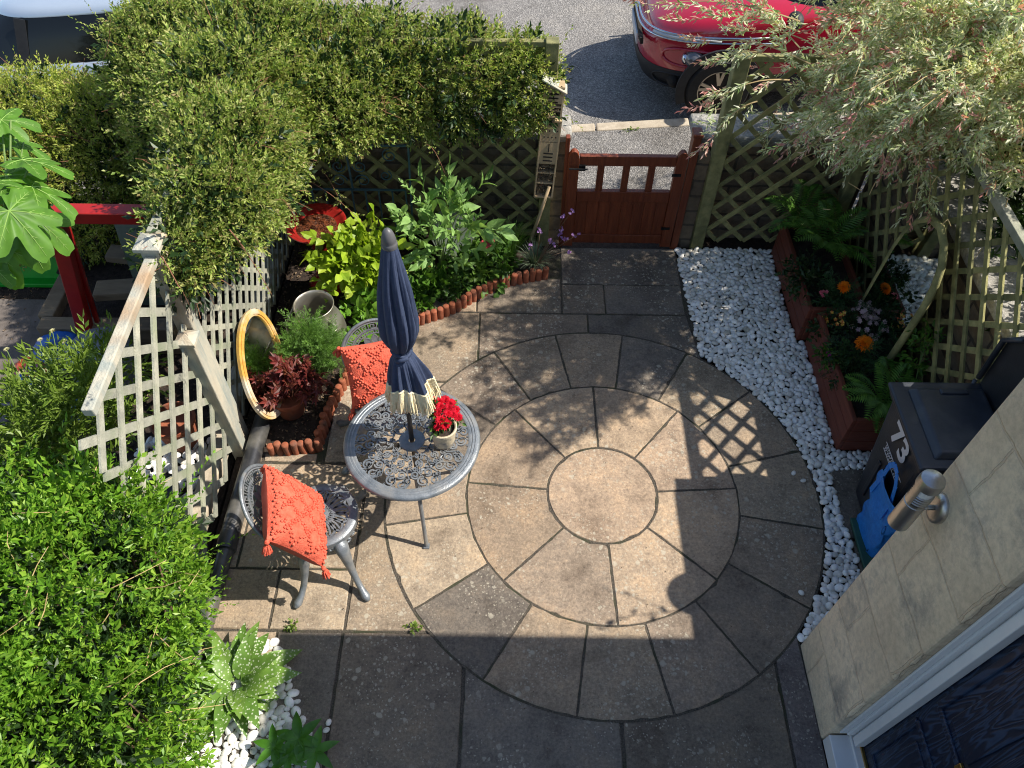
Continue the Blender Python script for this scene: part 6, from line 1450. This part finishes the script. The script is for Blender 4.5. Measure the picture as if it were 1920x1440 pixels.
# ================================================================== CARS
def se(q, p): return math.copysign(abs(q)**(2/p), q)
def outline(L, hw, inset, fx, bx, n=72, p=3.3):
    a = np.linspace(0, 2*math.pi, n, endpoint=False); xc = (fx+L-bx)/2; A = (L-fx-bx)/2; B = hw-inset
    return np.array([(xc+A*se(math.cos(q), p), B*se(math.sin(q), p)) for q in a])
def car(name, label, x0, yc, paint, L=4.0, hw=.87, suv=True, dz=0):
    m_gls = pm('tinted_car_glass', (.008, .010, .012), None, rough=.08, spec=.35)
    m_tyre = pm('tyre_rubber', (.014, .014, .014), (.022, .022, .022), 30, .85, .3, 80); m_alloy = pm('alloy_wheel', (.42, .37, .30), None, rough=.35, metal=.9)
    m_chr = pm('chrome', (.62, .66, .72), None, rough=.15, metal=1.); m_trim = pm('black_trim', (.014, .015, .018), (.022, .023, .026), 20, .6, .2, 120)
    t = thing(name, label, 'car', (x0, yc, zr(x0)-.06-dz)); t.rotation_euler = (0, -math.atan(.08), 0); o0 = np.array([x0, yc, zr(x0)-.06-dz])
    h = lambda x: float(np.interp(x, [0, .15, .5, 1.1, L-.5, L], [.72, .80, .90, 1.0, 1.02, .9]))
    def levels(lv, mat, nm, par=t, close=True, smooth=True):
        mb = MB(); n = 72; V = []
        for (zf, ins, fx, bx) in lv:
            P = outline(L, hw, ins, fx, bx, n); V += [(x, y, zf(x) if callable(zf) else zf) for x, y in P]
        F = [(i*n+j, i*n+(j+1) % n, (i+1)*n+(j+1) % n, (i+1)*n+j) for i in range(len(lv)-1) for j in range(n)]
        if close: F.append(tuple((len(lv)-1)*n+j for j in range(n)))
        mb.add(np.array(V)+o0, F); return mb.build(nm, mat, par, smooth=smooth)
    levels([(.42, .004, .005, .01), (.50, .0, .0, .0), (.60, .0, .012, 0), (.68, .0, .03, 0), (lambda x: h(x)-.09, .012, .045, .02), (lambda x: h(x)-.03, .045, .075, .04), (lambda x: h(x), .10, .14, .08), (lambda x: h(x)+.025, .28, .32, .2), (lambda x: h(x)+.04, .6, .7, .6), (lambda x: h(x)+.045, .80, 1.4, 1.)], paint, 'body')
    levels([(.20, .09, .10, .1), (.24, .03, .03, .03), (.34, .0, -.006, -.006), (.42, -.004, -.008, -.008), (.435, .0, .0, .0)], m_trim, 'lower_cladding', close=False)
    g0 = 1.05 if suv else 1.15
    gh = levels([(.96, .06, g0-.15, .28), (1.0, .07, g0, .32), (1.20, .13, g0+.38, .42), (1.38, .19, g0+.70, .52), (1.41, .21, g0+.78, .56)], m_gls, 'windows', close=True)
    levels([(1.385, .19, g0+.72, .50), (1.42, .195, g0+.76, .50), (1.455, .26, g0+.86, .58), (1.475, .45, g0+1.0, .75), (1.48, .70, g0+1.3, 1.0)], paint, 'roof')
    for x, nm in ((g0+1.05, 'b'), (g0+1.95, 'c')):
        for s in (-1, 1):
            mb = MB(); mb.bar(o0+(x-.02, s*(hw-.062), .98), o0+(x+.10, s*(hw-.188), 1.39), .10, .012, up=(0, 1, 0)); mb.build('pillar', m_trim, t)
    for s in (-1, 1):
        mb = MB(); mb.sphere(o0+(g0+.25, s*(hw+.08), 1.0), .10, 14, (.7, 1., .75)); mb.tube([o0+(g0+.3, s*(hw-.04), .95), o0+(g0+.27, s*(hw+.05), .98)], .03, 8); mb.build('door_mirror', m_trim, t, smooth=True)
    WR = .315
    for wx in (.72, L-.80):
        for s in (-1, 1):
            c = o0+(wx, s*(hw-.078), WR); Mx = rot('X', R(90))
            mb = MB(); mb.lathe([(.20, -.10), (.29, -.105), (.312, -.08), (.315, 0), (.312, .08), (.29, .105), (.20, .10)], c, 44, Mx); w = mb.build('tyre', m_tyre, t, auto=40)
            mb = MB(); mb.lathe([(.001, .0), (.19, .0), (.205, s*-.095), (.21, s*-.10)], c, 44, Mx); mb.build('wheel_hub', m_trim, w, auto=40)
            mb = MB()
            for k in range(5):
                a = k*2*math.pi/5+.3
                for da in (-.16, .16):
                    p0 = np.array([.05*math.cos(a), s*.075, .05*math.sin(a)]); p1 = np.array([.195*math.cos(a+da), s*.095, .195*math.sin(a+da)]); mb.bar(c+p0, c+p1, .030, .02, up=(0, 1, 0))
            mb.lathe([(.19, s*-.085), (.19, s*-.10), (.205, s*-.10), (.205, s*-.085)], c, 44, Mx); mb.build('spokes', m_alloy, w)
            # wheel arch: black ring and disc coloured dark as the well's shade, proud of the flank
            mb = MB(); q = np.linspace(R(-18), R(198), 30)
            P = np.column_stack([.365*np.cos(q), .365*np.sin(q)]); BM = np.array([[1, 0, 0], [0, 0, 1], [0, 1, 0]]).T
            mb.ribbon(P, .085, -.012, .012, np.array([[1., 0, 0], [0, 0, -1], [0, 1., 0]]), o0+(wx, s*(hw+.004), WR)); mb.build('wheel_arch', m_trim, t)
            mb = MB(); q = np.linspace(0, 2*math.pi, 41)[:-1]; mb.prism([(.325*math.cos(v), .325*math.sin(v)) for v in q], -.004, .004, np.array([[1., 0, 0], [0, 0, -1], [0, 1., 0]]), o0+(wx, s*(hw-.002), WR)); mb.build('wheel_well_shade', m_dark, t)
    def front(y, fx=0.): u = min(1, abs(y)/hw); A = (L-fx)/2; return (L+fx)/2-A*(1-u**3.3)**(1/3.3)
    for z, dx in ((.775, .02), (.725, .0)):
        ys = np.linspace(-hw*.985, hw*.985, 60); mb = MB(); mb.tube([o0+(front(y)+dx+.0, y, z+.03*abs(y)**2) for y in ys], .010, 6); mb.build('chrome_strip', m_chr, t, smooth=True)
    for s in (-1, 1):
        ys = np.linspace(.50, .80, 10); mb = MB(); mb.tube([o0+(front(y)+.012, s*y, .75+.03*y*y) for y in ys], .018, 8); mb.build('daytime_light', pm('clear_lens', (.5, .52, .55), None, rough=.1, spec=.7), t, smooth=True)
        mb = MB(); y = .72; mb.sphere(o0+(front(y)+.075, s*y, .575), .125, 20, (.8, .9, .72)); hl = mb.build('headlight', pm('headlight_glass', (.10, .10, .11), None, rough=.08, spec=.9, coat=1.), t, smooth=True)
        mb = MB(); mb.sphere(o0+(front(y)-.01, s*(y-.005), .575), .055, 16, (.7, 1, 1)); mb.build('lamp_reflector', m_chr, hl, smooth=True)
        mb = MB(); q = np.linspace(0, 2*math.pi, 26); mb.tube([o0+(front(y+.12*math.cos(v))-.004, s*(y+.12*math.cos(v)), .575+.085*math.sin(v)) for v in q], .013, 6); mb.build('lamp_surround', paint, t, smooth=True)
        mb = MB(); mb.sphere(o0+(front(.66)+.02, s*.66, .33), .10, 18, (.55, 1.2, .55)); mb.build('air_intake', m_dark, t, smooth=True)
        mb = MB(); q = np.linspace(0, 2*math.pi, 26); mb.tube([o0+(front(.66+.13*math.cos(v))-.004, s*(.66+.13*math.cos(v)), .33+.065*math.sin(v)) for v in q], .011, 6); mb.build('intake_surround', m_trim, t, smooth=True)
    mb = MB(); mb.box(o0+(-.012, 0, .56), (.02, .52, .11)); mb.build('number_plate', m_whp, t, bevel=.003)
    mb = MB(); mb.box(o0+(.006, 0, .66), (.03, 1.0, .06)); mb.build('grille', m_dark, t)
    return t
m_cred = pm('red_car_paint', (.42, .004, .025), (.44, .005, .03), 4, .22, 0, 60, spec=.6, coat=1.)
m_csil = pm('silver_blue_car_paint', (.42, .50, .60), (.44, .52, .62), 4, .25, 0, 60, spec=.6, metal=.3, coat=1.)
car('red_car', 'red car with black lower cladding parked beyond the gate', 1.25, 7.80, m_cred)
car('silver_car', 'silver blue car parked behind the hedge at the top left corner', -6.85, 7.84, m_csil, L=4.3, suv=False, dz=.05)
